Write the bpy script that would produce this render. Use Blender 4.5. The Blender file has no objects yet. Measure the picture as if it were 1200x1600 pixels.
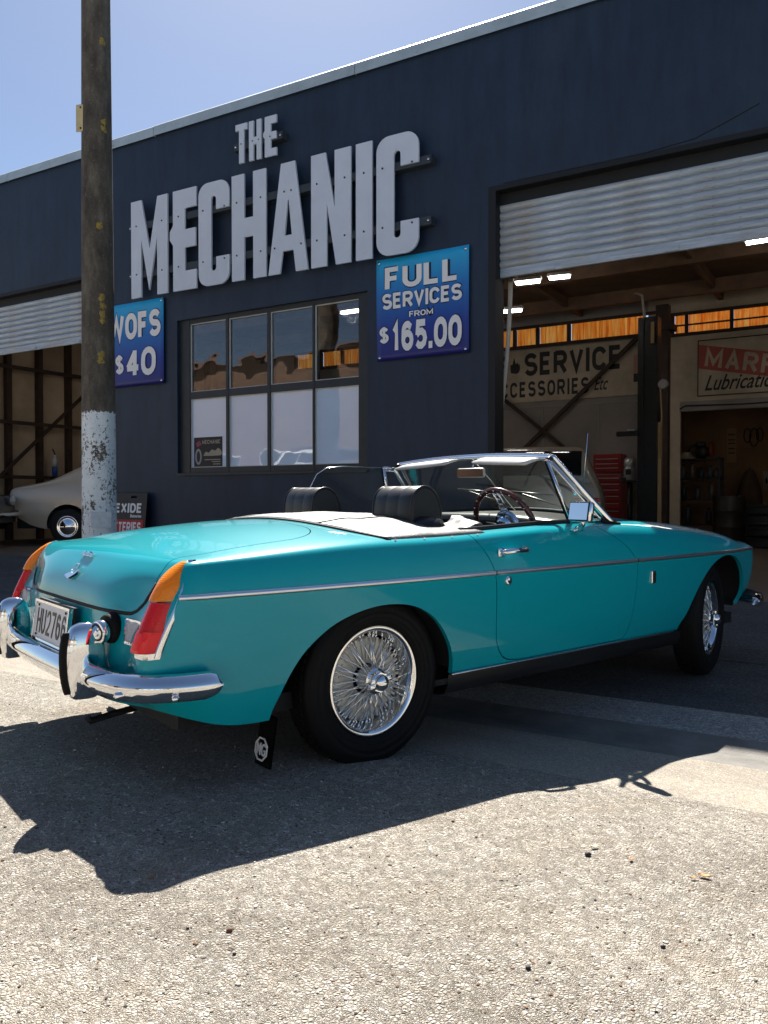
import bpy, bmesh, math, random
import numpy as np
from mathutils import Vector, Matrix

random.seed(7)
R = math.radians
SC = bpy.context.scene
COL = SC.collection

# ------------------------------------------------------------------ camera, sky, sun, exposure
CAM_H = 0.9664
cd = bpy.data.cameras.new('camera')
co = bpy.data.objects.new('camera', cd); COL.objects.link(co)
co.location = (0, 0, CAM_H)
co.rotation_euler = (R(90) - 0.0191, 0, 0)
cd.sensor_fit = 'VERTICAL'; cd.sensor_height = 36.0
cd.lens = 36.0 * 1248.06 / 1600.0
cd.clip_start = 0.05; cd.clip_end = 2000
SC.camera = co

SHX, SHY = 0.062, -0.8126            # ground shadow of a one metre stick
SUN_DIR = Vector((-SHX, -SHY, 1)).normalized()
SUN_EL = math.asin(SUN_DIR.z); SUN_AZ = math.atan2(SUN_DIR.x, SUN_DIR.y)
w = bpy.data.worlds.new('World'); SC.world = w; w.use_nodes = True
nt = w.node_tree
bg = nt.nodes['Background']
sky = nt.nodes.new('ShaderNodeTexSky'); sky.sky_type = 'NISHITA'; sky.sun_disc = False
sky.sun_elevation = SUN_EL; sky.sun_rotation = SUN_AZ
sky.air_density = 0.85; sky.dust_density = 0.5; sky.ozone_density = 2.0
nt.links.new(sky.outputs[0], bg.inputs[0]); bg.inputs[1].default_value = 0.05
sl = bpy.data.lights.new('sun', 'SUN'); sl.energy = 5.0; sl.angle = R(0.5); sl.color = (1, 0.95, 0.87)
so = bpy.data.objects.new('sun', sl); COL.objects.link(so)
so.rotation_euler = SUN_DIR.to_track_quat('Z', 'Y').to_euler(); so.location = (0, 10, 30)
SC.view_settings.view_transform = 'Standard'; SC.view_settings.look = 'None'
SC.view_settings.gamma = 1.0; SC.view_settings.exposure = 1.32; SC.view_settings.use_curve_mapping = False
SC.cycles.max_bounces = 10; SC.cycles.transparent_max_bounces = 16
SC.cycles.glossy_bounces = 6; SC.cycles.diffuse_bounces = 4

# ------------------------------------------------------------------ frames of reference
BYAW = R(148.706 - 180)                        # the facade runs along local +x, its inside is local +y
KB = 0.897
BORG = Vector((3.1207, 6.5849, 0))
BM = Matrix.Translation(BORG) @ Matrix.Rotation(BYAW, 4, 'Z')
CARM = Matrix.Translation((-0.4586, 3.3803, 0)) @ Matrix.Rotation(R(39.179), 4, 'Z')
FLOOR = 0.10
GP = [(-60, .20), (-30, .10), (-8.85, -.03), (-8.6, -.0), (-6.1, .05), (-5.8, .06), (-4.9, .03), (-4.55, -.01), (-4.02, -.042), (-3.82, -.062), (-3.64, -.045),
      (-3.32, -.022), (-2.6, .0), (-1.6, .025), (0, FLOOR)]
def gz(yl):                                     # ground height at local facade distance (negative = street side)
    xs = [p[0] for p in GP]; zs = [p[1] for p in GP]
    return float(np.interp(yl, xs, zs))
def gw(x, y):
    p = BM.inverted() @ Vector((x, y, 0))
    return gz(p.y)

# ------------------------------------------------------------------ material helpers
MATS = {}
def newmat(name):
    m = bpy.data.materials.new(name); m.use_nodes = True
    return m, m.node_tree, m.node_tree.nodes['Principled BSDF']
def mat(name, col, rough=.5, metal=0., coat=0., spec=.5, emit=None, es=0., trans=0., ior=1.45, noise=0., nscale=8., bump=0., bscale=40., alpha=1.0):
    if name in MATS: return MATS[name]
    m, t, b = newmat(name)
    b.inputs['Base Color'].default_value = (*col, 1)
    b.inputs['Roughness'].default_value = rough; b.inputs['Metallic'].default_value = metal
    b.inputs['Coat Weight'].default_value = coat; b.inputs['Coat Roughness'].default_value = .02
    b.inputs['Specular IOR Level'].default_value = spec
    b.inputs['Transmission Weight'].default_value = trans; b.inputs['IOR'].default_value = ior
    if emit: b.inputs['Emission Color'].default_value = (*emit, 1); b.inputs['Emission Strength'].default_value = es
    tc = None
    if noise or bump:
        tc = t.nodes.new('ShaderNodeTexCoord')
    if noise:
        n = t.nodes.new('ShaderNodeTexNoise'); n.inputs['Scale'].default_value = nscale; n.inputs['Detail'].default_value = 6; n.inputs['Roughness'].default_value = .65
        t.links.new(tc.outputs['Object'], n.inputs['Vector'])
        mr = t.nodes.new('ShaderNodeMapRange'); mr.inputs[1].default_value = .3; mr.inputs[2].default_value = .7
        mr.inputs[3].default_value = 1 - noise; mr.inputs[4].default_value = 1 + noise
        t.links.new(n.outputs[0], mr.inputs[0])
        mx = t.nodes.new('ShaderNodeVectorMath'); mx.operation = 'SCALE'; mx.inputs[0].default_value = col
        t.links.new(mr.outputs[0], mx.inputs['Scale']); t.links.new(mx.outputs[0], b.inputs['Base Color'])
        r2 = t.nodes.new('ShaderNodeMapRange'); r2.inputs[1].default_value = .3; r2.inputs[2].default_value = .7
        r2.inputs[3].default_value = max(0, rough - noise * .2); r2.inputs[4].default_value = min(1, rough + noise * .2)
        t.links.new(n.outputs[0], r2.inputs[0]); t.links.new(r2.outputs[0], b.inputs['Roughness'])
    if bump:
        n2 = t.nodes.new('ShaderNodeTexNoise'); n2.inputs['Scale'].default_value = bscale; n2.inputs['Detail'].default_value = 4
        t.links.new(tc.outputs['Object'], n2.inputs['Vector'])
        bp = t.nodes.new('ShaderNodeBump'); bp.inputs['Strength'].default_value = bump; bp.inputs['Distance'].default_value = .01
        t.links.new(n2.outputs[0], bp.inputs['Height']); t.links.new(bp.outputs[0], b.inputs['Normal'])
    MATS[name] = m
    return m
def ramp(t, fac, stops):
    r = t.nodes.new('ShaderNodeValToRGB'); e = r.color_ramp.elements
    while len(e) < len(stops): e.new(.5)
    for el, (p, c) in zip(e, stops): el.position = p; el.color = (*c, 1)
    t.links.new(fac, r.inputs[0]); return r.outputs[0]
def noise(t, vec, scale, detail=5, rough=.6):
    n = t.nodes.new('ShaderNodeTexNoise'); n.inputs['Scale'].default_value = scale; n.inputs['Detail'].default_value = detail; n.inputs['Roughness'].default_value = rough
    t.links.new(vec, n.inputs['Vector']); return n.outputs[0]
def mapping(t, vec, sc):
    m = t.nodes.new('ShaderNodeMapping'); m.inputs['Scale'].default_value = sc; t.links.new(vec, m.inputs['Vector']); return m.outputs[0]
def mixc(t, fac, a, b, mode='MIX'):
    m = t.nodes.new('ShaderNodeMix'); m.data_type = 'RGBA'; m.blend_type = mode
    for sock, v in ((m.inputs[0], fac), (m.inputs[6], a), (m.inputs[7], b)):
        if isinstance(v, bpy.types.NodeSocket): t.links.new(v, sock)
        elif isinstance(v, (int, float)): sock.default_value = v
        else: sock.default_value = (*v, 1)
    return m.outputs[2]
def thin_glass(name, tint=(1, 1, 1), refl=1.0, rough=0.0):
    if name in MATS: return MATS[name]
    m = bpy.data.materials.new(name); m.use_nodes = True; t = m.node_tree; t.nodes.clear()
    o = t.nodes.new('ShaderNodeOutputMaterial'); g = t.nodes.new('ShaderNodeBsdfGlossy'); g.inputs['Roughness'].default_value = rough
    tr = t.nodes.new('ShaderNodeBsdfTransparent'); tr.inputs[0].default_value = (*tint, 1)
    fr = t.nodes.new('ShaderNodeFresnel'); fr.inputs[0].default_value = 1.5
    ge = t.nodes.new('ShaderNodeNewGeometry'); fx = t.nodes.new('ShaderNodeMapRange'); fx.inputs[3].default_value = 1.5; fx.inputs[4].default_value = 1 / 1.5
    t.links.new(ge.outputs['Backfacing'], fx.inputs[0]); t.links.new(fx.outputs[0], fr.inputs[0])
    ml = t.nodes.new('ShaderNodeMath'); ml.operation = 'MULTIPLY'; ml.inputs[1].default_value = refl; ml.use_clamp = True
    t.links.new(fr.outputs[0], ml.inputs[0])
    mx = t.nodes.new('ShaderNodeMixShader'); t.links.new(ml.outputs[0], mx.inputs[0]); t.links.new(tr.outputs[0], mx.inputs[1]); t.links.new(g.outputs[0], mx.inputs[2])
    t.links.new(mx.outputs[0], o.inputs[0]); MATS[name] = m
    return m

# ------------------------------------------------------------------ object helpers
def tag(o, label=None, cat=None, group=None, kind=None):
    if label: o['label'] = label
    if cat: o['category'] = cat
    if group: o['group'] = group
    if kind: o['kind'] = kind
    return o
def empty(name, M=None, parent=None):
    o = bpy.data.objects.new(name, None); COL.objects.link(o)
    if parent: o.parent = parent
    if M is not None: o.matrix_local = M
    return o
def link(name, me, material=None, parent=None, M=None):
    o = bpy.data.objects.new(name, me); COL.objects.link(o)
    if material is not None:
        for mm in (material if isinstance(material, (list, tuple)) else [material]): me.materials.append(mm)
    if parent: o.parent = parent
    if M is not None: o.matrix_local = M
    return o
def copy_tree(o, parent=None):
    c = o.copy(); COL.objects.link(c)
    if parent is not None:
        c.parent = parent
    for ch in list(o.children): copy_tree(ch, c)
    return c
class MB:
    """collects simple shapes, builds ONE mesh object"""
    def __init__(s): s.bm = bmesh.new()
    def box(s, c, d, rot=None, bev=0.):
        r = bmesh.ops.create_cube(s.bm, size=1)
        M = Matrix.Translation(c) @ (rot.to_4x4() if rot is not None else Matrix()) @ Matrix.Diagonal((*d, 1))
        bmesh.ops.transform(s.bm, matrix=M, verts=r['verts'])
        if bev:
            es = list({e for v in r['verts'] for e in v.link_edges})
            bmesh.ops.bevel(s.bm, geom=es, offset=bev, segments=2, affect='EDGES', profile=.5)
        return s
    def span(s, a, b, bev=0.):
        a = Vector(a); b = Vector(b)
        return s.box((a + b) / 2, [abs(v) for v in (b - a)], bev=bev)
    def tube(s, pts, r, n=8, caps=True, closed=False):
        pts = [Vector(p) for p in pts]; rs = r if isinstance(r, (list, tuple)) else [r] * len(pts)
        rings = []; prev = None
        for i, p in enumerate(pts):
            if closed: d = pts[(i + 1) % len(pts)] - pts[i - 1]
            else: d = (pts[min(i + 1, len(pts) - 1)] - pts[max(i - 1, 0)])
            d.normalize()
            if prev is None:
                u = d.orthogonal().normalized()
            else:
                u = (prev - d * prev.dot(d)).normalized()
            prev = u; v = d.cross(u)
            rings.append([s.bm.verts.new(p + (u * math.cos(a) + v * math.sin(a)) * rs[i]) for a in [2 * math.pi * k / n for k in range(n)]])
        m = len(rings)
        for i in range(m if closed else m - 1):
            A, B = rings[i], rings[(i + 1) % m]
            for k in range(n):
                f = s.bm.faces.new((A[k], A[(k + 1) % n], B[(k + 1) % n], B[k])); f.smooth = True
        if caps and not closed:
            s.bm.faces.new(rings[0][::-1]); s.bm.faces.new(rings[-1])
        return s
    def lathe(s, prof, n=32, axis='Y', c=(0, 0, 0), smooth=True, close=False, caps=True):
        """prof = [(axial, radius)]"""
        rings = []
        for a, r in prof:
            ring = []
            for k in range(n):
                t = 2 * math.pi * k / n
                if axis == 'Y': p = (r * math.cos(t), a, r * math.sin(t))
                elif axis == 'X': p = (a, r * math.cos(t), r * math.sin(t))
                else: p = (r * math.cos(t), r * math.sin(t), a)
                ring.append(s.bm.verts.new(Vector(p) + Vector(c)))
            rings.append(ring)
        for i in range(len(rings) - (0 if close else 1)):
            A, B = rings[i], rings[(i + 1) % len(rings)]
            for k in range(n):
                f = s.bm.faces.new((A[k], A[(k + 1) % n], B[(k + 1) % n], B[k])); f.smooth = smooth
        if not close and caps:
            if prof[0][1] > 1e-4: s.bm.faces.new(rings[0][::-1])
            if prof[-1][1] > 1e-4: s.bm.faces.new(rings[-1])
        return s
    def prism(s, poly, h, M=Matrix()):
        """poly in XY extruded 0..h in Z, then M"""
        a = [s.bm.verts.new(M @ Vector((x, y, 0))) for x, y in poly]; b = [s.bm.verts.new(M @ Vector((x, y, h))) for x, y in poly]
        s.bm.faces.new(a[::-1]); s.bm.faces.new(b)
        n = len(a)
        for i in range(n): s.bm.faces.new((a[i], a[(i + 1) % n], b[(i + 1) % n], b[i]))
        return s
    def grid(s, P, smooth=True, cu=False, cv=False):
        V = [[s.bm.verts.new(p) for p in row] for row in P]
        for i in range(len(V) - (0 if cu else 1)):
            for j in range(len(V[0]) - (0 if cv else 1)):
                A, B = V[i], V[(i + 1) % len(V)]; j2 = (j + 1) % len(V[0])
                f = s.bm.faces.new((A[j], A[j2], B[j2], B[j])); f.smooth = smooth
        return V
    def cap(s, ring): s.bm.faces.new(ring)
    def build(s, name, material, parent=None, M=None, recalc=True, bevel=0., smooth=None):
        bmesh.ops.remove_doubles(s.bm, verts=s.bm.verts, dist=1e-5)
        if bevel:
            es = [e for e in s.bm.edges if len(e.link_faces) == 2 and e.calc_face_angle(0) > .5]
            bmesh.ops.bevel(s.bm, geom=es, offset=bevel, segments=2, affect='EDGES', profile=.6)
        if recalc: bmesh.ops.recalc_face_normals(s.bm, faces=s.bm.faces)
        me = bpy.data.meshes.new(name); s.bm.to_mesh(me); s.bm.free()
        if smooth is not None:
            me.polygons.foreach_set('use_smooth', [smooth] * len(me.polygons))
        return link(name, me, material, parent, M)
def sharp(o, ang=35):
    me = o.data
    me.polygons.foreach_set('use_smooth', [True] * len(me.polygons))
    me.set_sharp_from_angle(angle=R(ang)); return o
def curve_mesh(name, cu):
    o = bpy.data.objects.new('tmp', cu); COL.objects.link(o)
    dg = bpy.context.evaluated_depsgraph_get(); dg.update()
    me = bpy.data.meshes.new_from_object(o.evaluated_get(dg)); me.name = name
    bpy.data.objects.remove(o); bpy.data.curves.remove(cu)
    return me
def text_mesh(name, s, box, F, extrude=.002, offset=0., shear=0.):
    """text fitted to box (x0,y0,x1,y1) in the frame F (4x4: x right, y up, z out)"""
    cu = bpy.data.curves.new(name, 'FONT'); cu.body = s; cu.size = 1; cu.extrude = .5; cu.offset = offset; cu.shear = shear; cu.resolution_u = 4
    me = curve_mesh(name, cu)
    co_ = np.empty(len(me.vertices) * 3); me.vertices.foreach_get('co', co_); co_ = co_.reshape(-1, 3)
    mn, mx = co_.min(0), co_.max(0)
    co_[:, 0] = box[0] + (co_[:, 0] - mn[0]) / max(1e-6, mx[0] - mn[0]) * (box[2] - box[0])
    co_[:, 1] = box[1] + (co_[:, 1] - mn[1]) / max(1e-6, mx[1] - mn[1]) * (box[3] - box[1])
    co_[:, 2] = co_[:, 2] * 2 * extrude * .5 + extrude * .5
    me.vertices.foreach_set('co', co_.ravel()); me.transform(F); me.update()
    return me
def poly_mesh(name, loops, F, depth):
    """filled 2D polygons with holes, extruded, in frame F"""
    cu = bpy.data.curves.new(name, 'CURVE'); cu.dimensions = '2D'; cu.fill_mode = 'BOTH'; cu.extrude = depth / 2
    for lp in loops:
        sp = cu.splines.new('POLY'); sp.points.add(len(lp) - 1); sp.use_cyclic_u = True
        for p, (x, y) in zip(sp.points, lp): p.co = (x, y, 0, 1)
    me = curve_mesh(name, cu); me.transform(F @ Matrix.Translation((0, 0, depth / 2))); me.update()
    return me
def frame(o, ex, ey):
    ex = Vector(ex).normalized(); ey = Vector(ey).normalized(); ez = ex.cross(ey).normalized()
    M = Matrix((ex, ey, ez)).transposed().to_4x4(); M.translation = Vector(o); return M
def WF(x, y, z): return frame((x, y, z), (1, 0, 0), (0, 0, 1))   # writing frame on a wall facing local -y
def arc(cx, cy, r, a0, a1, n=6): return [(cx + r * math.cos(R(a0 + (a1 - a0) * i / n)), cy + r * math.sin(R(a0 + (a1 - a0) * i / n))) for i in range(n + 1)]
def rrect(x0, y0, x1, y1, r, n=5): return arc(x1 - r, y1 - r, r, 0, 90, n) + arc(x0 + r, y1 - r, r, 90, 180, n) + arc(x0 + r, y0 + r, r, 180, 270, n) + arc(x1 - r, y0 + r, r, 270, 360, n)
def pchip(xs, ys, x):
    xs = np.asarray(xs, float); ys = np.asarray(ys, float); h = np.diff(xs); d = np.diff(ys) / h
    m = np.zeros(len(xs)); m[0], m[-1] = d[0], d[-1]
    for i in range(1, len(xs) - 1):
        if d[i - 1] * d[i] > 0:
            w1, w2 = 2 * h[i] + h[i - 1], h[i] + 2 * h[i - 1]; m[i] = (w1 + w2) / (w1 / d[i - 1] + w2 / d[i])
    i = int(np.clip(np.searchsorted(xs, x) - 1, 0, len(xs) - 2)); t = (x - xs[i]) / h[i]; t = min(max(t, 0), 1)
    return float((2*t**3-3*t**2+1)*ys[i] + (t**3-2*t**2+t)*h[i]*m[i] + (-2*t**3+3*t**2)*ys[i+1] + (t**3-t**2)*h[i]*m[i+1])
def tb(tab, x): return pchip([a for a, b in tab], [b for a, b in tab], x)

# ------------------------------------------------------------------ common materials
CHROME = mat('chrome', (.86, .87, .88), .035, 1.)
DULLCHROME = mat('brushed_bright_metal', (.72, .73, .75), .16, 1.)
RUBBER = mat('black_rubber', (.006, .006, .006), .7, spec=.25, bump=.2, bscale=60)
BLACK = mat('matt_black', (.008, .008, .009), .7)
SATIN = mat('satin_black', (.012, .013, .014), .35)
VINYL = mat('black_vinyl', (.014, .015, .017), .38, bump=.12, bscale=220)
WHITE = mat('white_print', (.80, .80, .80), .5)
STEELBROWN = mat('rusty_brown_steel', (.045, .026, .018), .7, noise=.5, nscale=6)
GLASS = thin_glass('window_glass', (.93, .96, .95))
SCREEN = thin_glass('windscreen_glass', (.80, .86, .82), 1.2)

# ------------------------------------------------------------------ stroked sign lettering (built as outlines, no font file)
def _ar(cx, cy, rx, ry, a0, a1, n=8): return [(cx + rx * math.cos(R(a0 + (a1 - a0) * i / n)), cy + ry * math.sin(R(a0 + (a1 - a0) * i / n))) for i in range(n + 1)]
GL = {   # centre lines in a 0..1 box; a trailing 'c' closes the stroke
 'A': [[(0, -.06), (.5, 1.0), (1, -.06)], [(.2, .30), (.8, .30)]], 'B': [[(0, -.07), (0, 1.07)], [(0, 1), (.6, 1)] + _ar(.6, .76, .36, .24, 90, -90)[1:] + [(0, .52)], [(0, .52), (.62, .52)] + _ar(.62, .26, .38, .26, 90, -90)[1:] + [(0, 0)]],
 'C': [_ar(.5, .68, .5, .32, 15, 180) + _ar(.5, .32, .5, .32, 180, 345)], 'D': [[(0, -.07), (0, 1.07)], [(0, 1), (.5, 1)] + _ar(.5, .5, .5, .5, 90, -90, 10)[1:] + [(0, 0)]],
 'E': [[(1, 1), (0, 1), (0, 0), (1, 0)], [(0, .52), (.88, .52)]], 'F': [[(1, 1), (0, 1), (0, -.08)], [(0, .50), (.86, .50)]],
 'G': [_ar(.5, .68, .5, .32, 20, 180) + _ar(.5, .32, .5, .32, 180, 360) + [(1, .44), (.55, .44)]], 'H': [[(0, -.07), (0, 1.07)], [(1, -.07), (1, 1.07)], [(0, .52), (1, .52)]],
 'I': [[(.5, -.07), (.5, 1.07)]], 'K': [[(0, -.07), (0, 1.07)], [(1, 1.05), (.06, .42)], [(.35, .60), (1, -.05)]], 'L': [[(0, 1.07), (0, 0), (1, 0)]],
 'M': [[(0, -.07), (0, .98), (.5, .18), (1, .98), (1, -.07)]], 'O': [_ar(.5, .62, .5, .38, 0, 180) + _ar(.5, .38, .5, .38, 180, 360) + ['c']],
 'R': [[(0, -.07), (0, 1.07)], [(0, 1), (.6, 1)] + _ar(.6, .73, .38, .27, 90, -90)[1:] + [(0, .46)], [(.50, .46), (1, -.06)]],
 'S': [_ar(.5, .76, .48, .24, 20, 180) + _ar(.5, .76, .48, .26, 180, 250)[1:] + _ar(.5, .26, .5, .26, 70, 0)[1:] + _ar(.5, .26, .5, .26, 0, -160)[1:]],
 'T': [[(0, 1), (1, 1)], [(.5, 1), (.5, -.07)]], 'U': [[(0, 1.07), (0, .32)] + _ar(.5, .32, .5, .32, 180, 360)[1:] + [(1, 1.07)]], 'V': [[(0, 1.06), (.5, .02), (1, 1.06)]],
 'W': [[(0, 1.06), (.25, .03), (.5, .90), (.75, .03), (1, 1.06)]], 'X': [[(0, 1.06), (1, -.06)], [(1, 1.06), (0, -.06)]], 'N': [[(0, -.07), (0, .98), (1, .02), (1, 1.07)]],
 '0': [_ar(.5, .62, .5, .38, 0, 180) + _ar(.5, .38, .5, .38, 180, 360) + ['c']], '1': [[(.18, .74), (.62, .98), (.62, -.07)]],
 '2': [_ar(.5, .70, .48, .30, 165, 0) + [(.97, .58), (.70, .36), (.06, .04)], [(-.04, 0), (1.04, 0)]], '4': [[(.70, -.07), (.70, 1.04)], [(.68, .95), (.04, .28)], [(-.04, .26), (1.05, .26)]],
 '5': [[(.95, 1), (.16, 1), (.09, .48)], _ar(.47, .32, .50, .32, 150, -150)], '6': [[(.90, .86)] + _ar(.5, .70, .46, .30, 60, 180)[1:] + [(.02, .32)], _ar(.5, .31, .48, .31, 0, 360, 14)[:-1] + ['c']],
 '7': [[(-.03, 1), (.98, 1), (.35, -.07)]], '$': [_ar(.5, .72, .45, .20, 20, 180) + _ar(.5, .72, .45, .22, 180, 250)[1:] + _ar(.5, .28, .48, .22, 70, 0)[1:] + _ar(.5, .28, .48, .22, 0, -160)[1:], [(.5, -.06), (.5, 1.06)]],
 '.': [[(.0, .0), (1, .0)]], "'": [[(.5, 1), (.5, .72)]],
}
GW = {'I': .30, '1': .72, '.': .34, 'M': 1.2, 'W': 1.35, "'": .3, 'L': .85, 'E': .88, 'F': .85, '$': .85}
def thick(pl, t):
    """outline loops of a polyline with mitred joins"""
    closed = pl[-1] == 'c'; p = [np.array(q, float) for q in (pl[:-1] if closed else pl)]
    q = [p[0]]
    for a in p[1:]:
        if np.linalg.norm(a - q[-1]) > 1e-6: q.append(a)
    if closed and np.linalg.norm(q[0] - q[-1]) < 1e-6: q.pop()
    n = len(q); L, Rr = [], []
    for i in range(n):
        d0 = q[i] - q[i - 1] if (i or closed) else None; d1 = q[(i + 1) % n] - q[i] if (i < n - 1 or closed) else None
        d0 = d1 if d0 is None else d0; d1 = d0 if d1 is None else d1
        d0 = d0 / np.linalg.norm(d0); d1 = d1 / np.linalg.norm(d1); n0 = np.array((-d0[1], d0[0])); n1 = np.array((-d1[1], d1[0])); m = n0 + n1; l = np.linalg.norm(m)
        m = n0 if l < 1e-6 else m / l; k = min(1 / max(.2, m @ n0), 2.2)
        L.append(q[i] + m * t / 2 * k); Rr.append(q[i] - m * t / 2 * k)
    return [L, Rr] if closed else [L + Rr[::-1]]
def sign_text(name, s, box, F, t, depth=.002, gap=.16, skew=0., zjit=.00012):
    """s lettered to fill box; t = stroke width as a fraction of the height"""
    x0, y0, x1, y1 = box; h = y1 - y0; T = t * h; aspect = .80
    ws_ = [GW.get(c, 1.0) if c != ' ' else .6 for c in s]; tot = sum(ws_) + gap * (len(s) - 1); u = aspect * h; sx = (x1 - x0) / (tot * u); x = 0
    bm = bmesh.new(); k = 0
    for c, w_ in zip(s, ws_):
        if c != ' ':
            cw = w_ * u
            for st_ in GL[c]:
                pts = [q if q == 'c' else (x + T / 2 + q[0] * max(1e-4, cw - T), y0 + T / 2 + q[1] * (h - T)) for q in st_]
                if c == '.': pts = [(x + cw / 2, y0), (x + cw / 2, y0 + T)]
                if c == 'I': pts = [(x + cw / 2, y0), (x + cw / 2, y1)]
                k += 1
                pts = [q if q == 'c' else (q[0], min(max(q[1], y0), y1)) if c in 'HIFTKNMLUR1' and False else q for q in pts]
                me = poly_mesh('g', [[(float(a), float(b)) for a, b in lp] for lp in thick(pts, T)], Matrix(), depth + zjit * (k % 5)); bm.from_mesh(me); bpy.data.meshes.remove(me)
        x += (w_ + gap) * u
    for v in bm.verts:
        v.co.x = x0 + v.co.x * sx + skew * (v.co.y - y0)
    me = bpy.data.meshes.new(name); bm.to_mesh(me); bm.free(); me.transform(F); me.update(); return me

# ================================================================== GROUND
def chipseal(name, scale, cols, dirt, bstr, bdist=.006):
    m, t, b = newmat(name)
    tc = t.nodes.new('ShaderNodeTexCoord'); v = tc.outputs['Object']
    wob = t.nodes.new('ShaderNodeVectorMath'); wob.operation = 'ADD'
    nz = t.nodes.new('ShaderNodeTexNoise'); nz.inputs['Scale'].default_value = scale * .8; nz.inputs['Detail'].default_value = 2
    sc_ = t.nodes.new('ShaderNodeVectorMath'); sc_.operation = 'SCALE'; sc_.inputs['Scale'].default_value = .5 / scale
    t.links.new(v, nz.inputs['Vector']); t.links.new(nz.outputs['Color'], sc_.inputs[0]); t.links.new(v, wob.inputs[0]); t.links.new(sc_.outputs[0], wob.inputs[1])
    vv = wob.outputs[0]
    vo = t.nodes.new('ShaderNodeTexVoronoi'); vo.inputs['Scale'].default_value = scale; vo.inputs['Randomness'].default_value = 1
    ve = t.nodes.new('ShaderNodeTexVoronoi'); ve.feature = 'DISTANCE_TO_EDGE'; ve.inputs['Scale'].default_value = scale
    t.links.new(vv, vo.inputs['Vector']); t.links.new(vv, ve.inputs['Vector'])
    sp = t.nodes.new('ShaderNodeSeparateColor'); t.links.new(vo.outputs['Color'], sp.inputs[0])
    stone = ramp(t, sp.outputs[0], cols)
    gap = ramp(t, ve.outputs['Distance'], [(0.0, (0, 0, 0)), (.08, (1, 1, 1)), (1, (1, 1, 1))])
    c = mixc(t, gap, dirt, stone)
    v2 = t.nodes.new('ShaderNodeTexVoronoi'); v2.inputs['Scale'].default_value = scale * 2.1; e2 = t.nodes.new('ShaderNodeTexVoronoi'); e2.feature = 'DISTANCE_TO_EDGE'; e2.inputs['Scale'].default_value = scale * 2.1
    t.links.new(vv, v2.inputs['Vector']); t.links.new(vv, e2.inputs['Vector'])
    s2 = t.nodes.new('ShaderNodeSeparateColor'); t.links.new(v2.outputs['Color'], s2.inputs[0])
    cs = mixc(t, ramp(t, e2.outputs['Distance'], [(0.0, (0, 0, 0)), (.08, (1, 1, 1)), (1, (1, 1, 1))]), dirt, ramp(t, s2.outputs[0], cols))
    msk = ramp(t, noise(t, v, scale * .28, 4, .6), [(.46, (0, 0, 0)), (.54, (1, 1, 1))])
    c = mixc(t, msk, c, cs)
    fine = noise(t, v, 260, 3); c = mixc(t, .5, c, mixc(t, 1, c, ramp(t, fine, [(.3, (.62, .6, .58)), (.7, (1.25, 1.25, 1.25))]), 'MULTIPLY'))
    big = noise(t, v, 1.3, 6, .7)
    c = mixc(t, 1, c, ramp(t, big, [(.30, (.78, .76, .73)), (.48, (1, 1, 1)), (.7, (1.08, 1.06, 1.03))]), 'MULTIPLY')
    st = noise(t, v, 4.0, 5, .7)
    c = mixc(t, ramp(t, st, [(.56, (0, 0, 0)), (.74, (.5, .5, .5))]), c, (dirt[0] * 2.2, dirt[1] * 2.0, dirt[2] * 1.8))
    wv = noise(t, mapping(t, v, (.22, 1.5, 1)), 1.6, 5, .65)
    c = mixc(t, 1, c, ramp(t, wv, [(.36, (.88, .87, .86)), (.50, (1, 1, 1)), (.66, (1.08, 1.07, 1.05))]), 'MULTIPLY')
    oil = noise(t, v, 1.9, 3, .5); c = mixc(t, ramp(t, oil, [(.72, (0, 0, 0)), (.80, (.35, .35, .35))]), c, (.10, .085, .07))
    t.links.new(c, b.inputs['Base Color']); b.inputs['Roughness'].default_value = .85; b.inputs['Specular IOR Level'].default_value = .25
    hm = t.nodes.new('ShaderNodeMix'); hm.data_type = 'FLOAT'; t.links.new(msk, hm.inputs[0]); t.links.new(ve.outputs['Distance'], hm.inputs[2]); t.links.new(e2.outputs['Distance'], hm.inputs[3])
    hh = t.nodes.new('ShaderNodeMapRange'); hh.inputs[1].default_value = 0; hh.inputs[2].default_value = .35; hh.inputs[3].default_value = 0; hh.inputs[4].default_value = 1; t.links.new(hm.outputs[0], hh.inputs[0])
    ad = t.nodes.new('ShaderNodeMath'); ad.operation = 'MULTIPLY_ADD'; ad.inputs[1].default_value = .9; t.links.new(sp.outputs[1], ad.inputs[0]); t.links.new(hh.outputs[0], ad.inputs[2])
    ad2 = t.nodes.new('ShaderNodeMath'); ad2.operation = 'MULTIPLY_ADD'; ad2.inputs[1].default_value = .5; t.links.new(fine, ad2.inputs[0]); t.links.new(ad.outputs[0], ad2.inputs[2])
    bp = t.nodes.new('ShaderNodeBump'); bp.inputs['Strength'].default_value = bstr; bp.inputs['Distance'].default_value = bdist
    t.links.new(ad2.outputs[0], bp.inputs['Height']); t.links.new(bp.outputs[0], b.inputs['Normal'])
    return m
CHIP = chipseal('chip_seal', 118, [(0, (.15, .13, .105)), (.12, (.36, .32, .27)), (.5, (.46, .42, .36)), (.85, (.55, .51, .45)), (1, (.70, .66, .61))], (.14, .12, .095), .85)
FINE = chipseal('fine_asphalt', 150, [(0, (.25, .22, .185)), (.5, (.37, .335, .285)), (1, (.48, .44, .38))], (.16, .14, .11), .5, .003)
APRON = chipseal('apron_asphalt', 95, [(0, (.07, .07, .07)), (.5, (.12, .118, .115)), (1, (.20, .195, .19))], (.035, .034, .033), .6, .004)
KERB = chipseal('exposed_concrete', 70, [(0, (.22, .22, .21)), (.5, (.36, .35, .34)), (1, (.5, .49, .47))], (.14, .14, .13), .6, .004)
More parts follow.
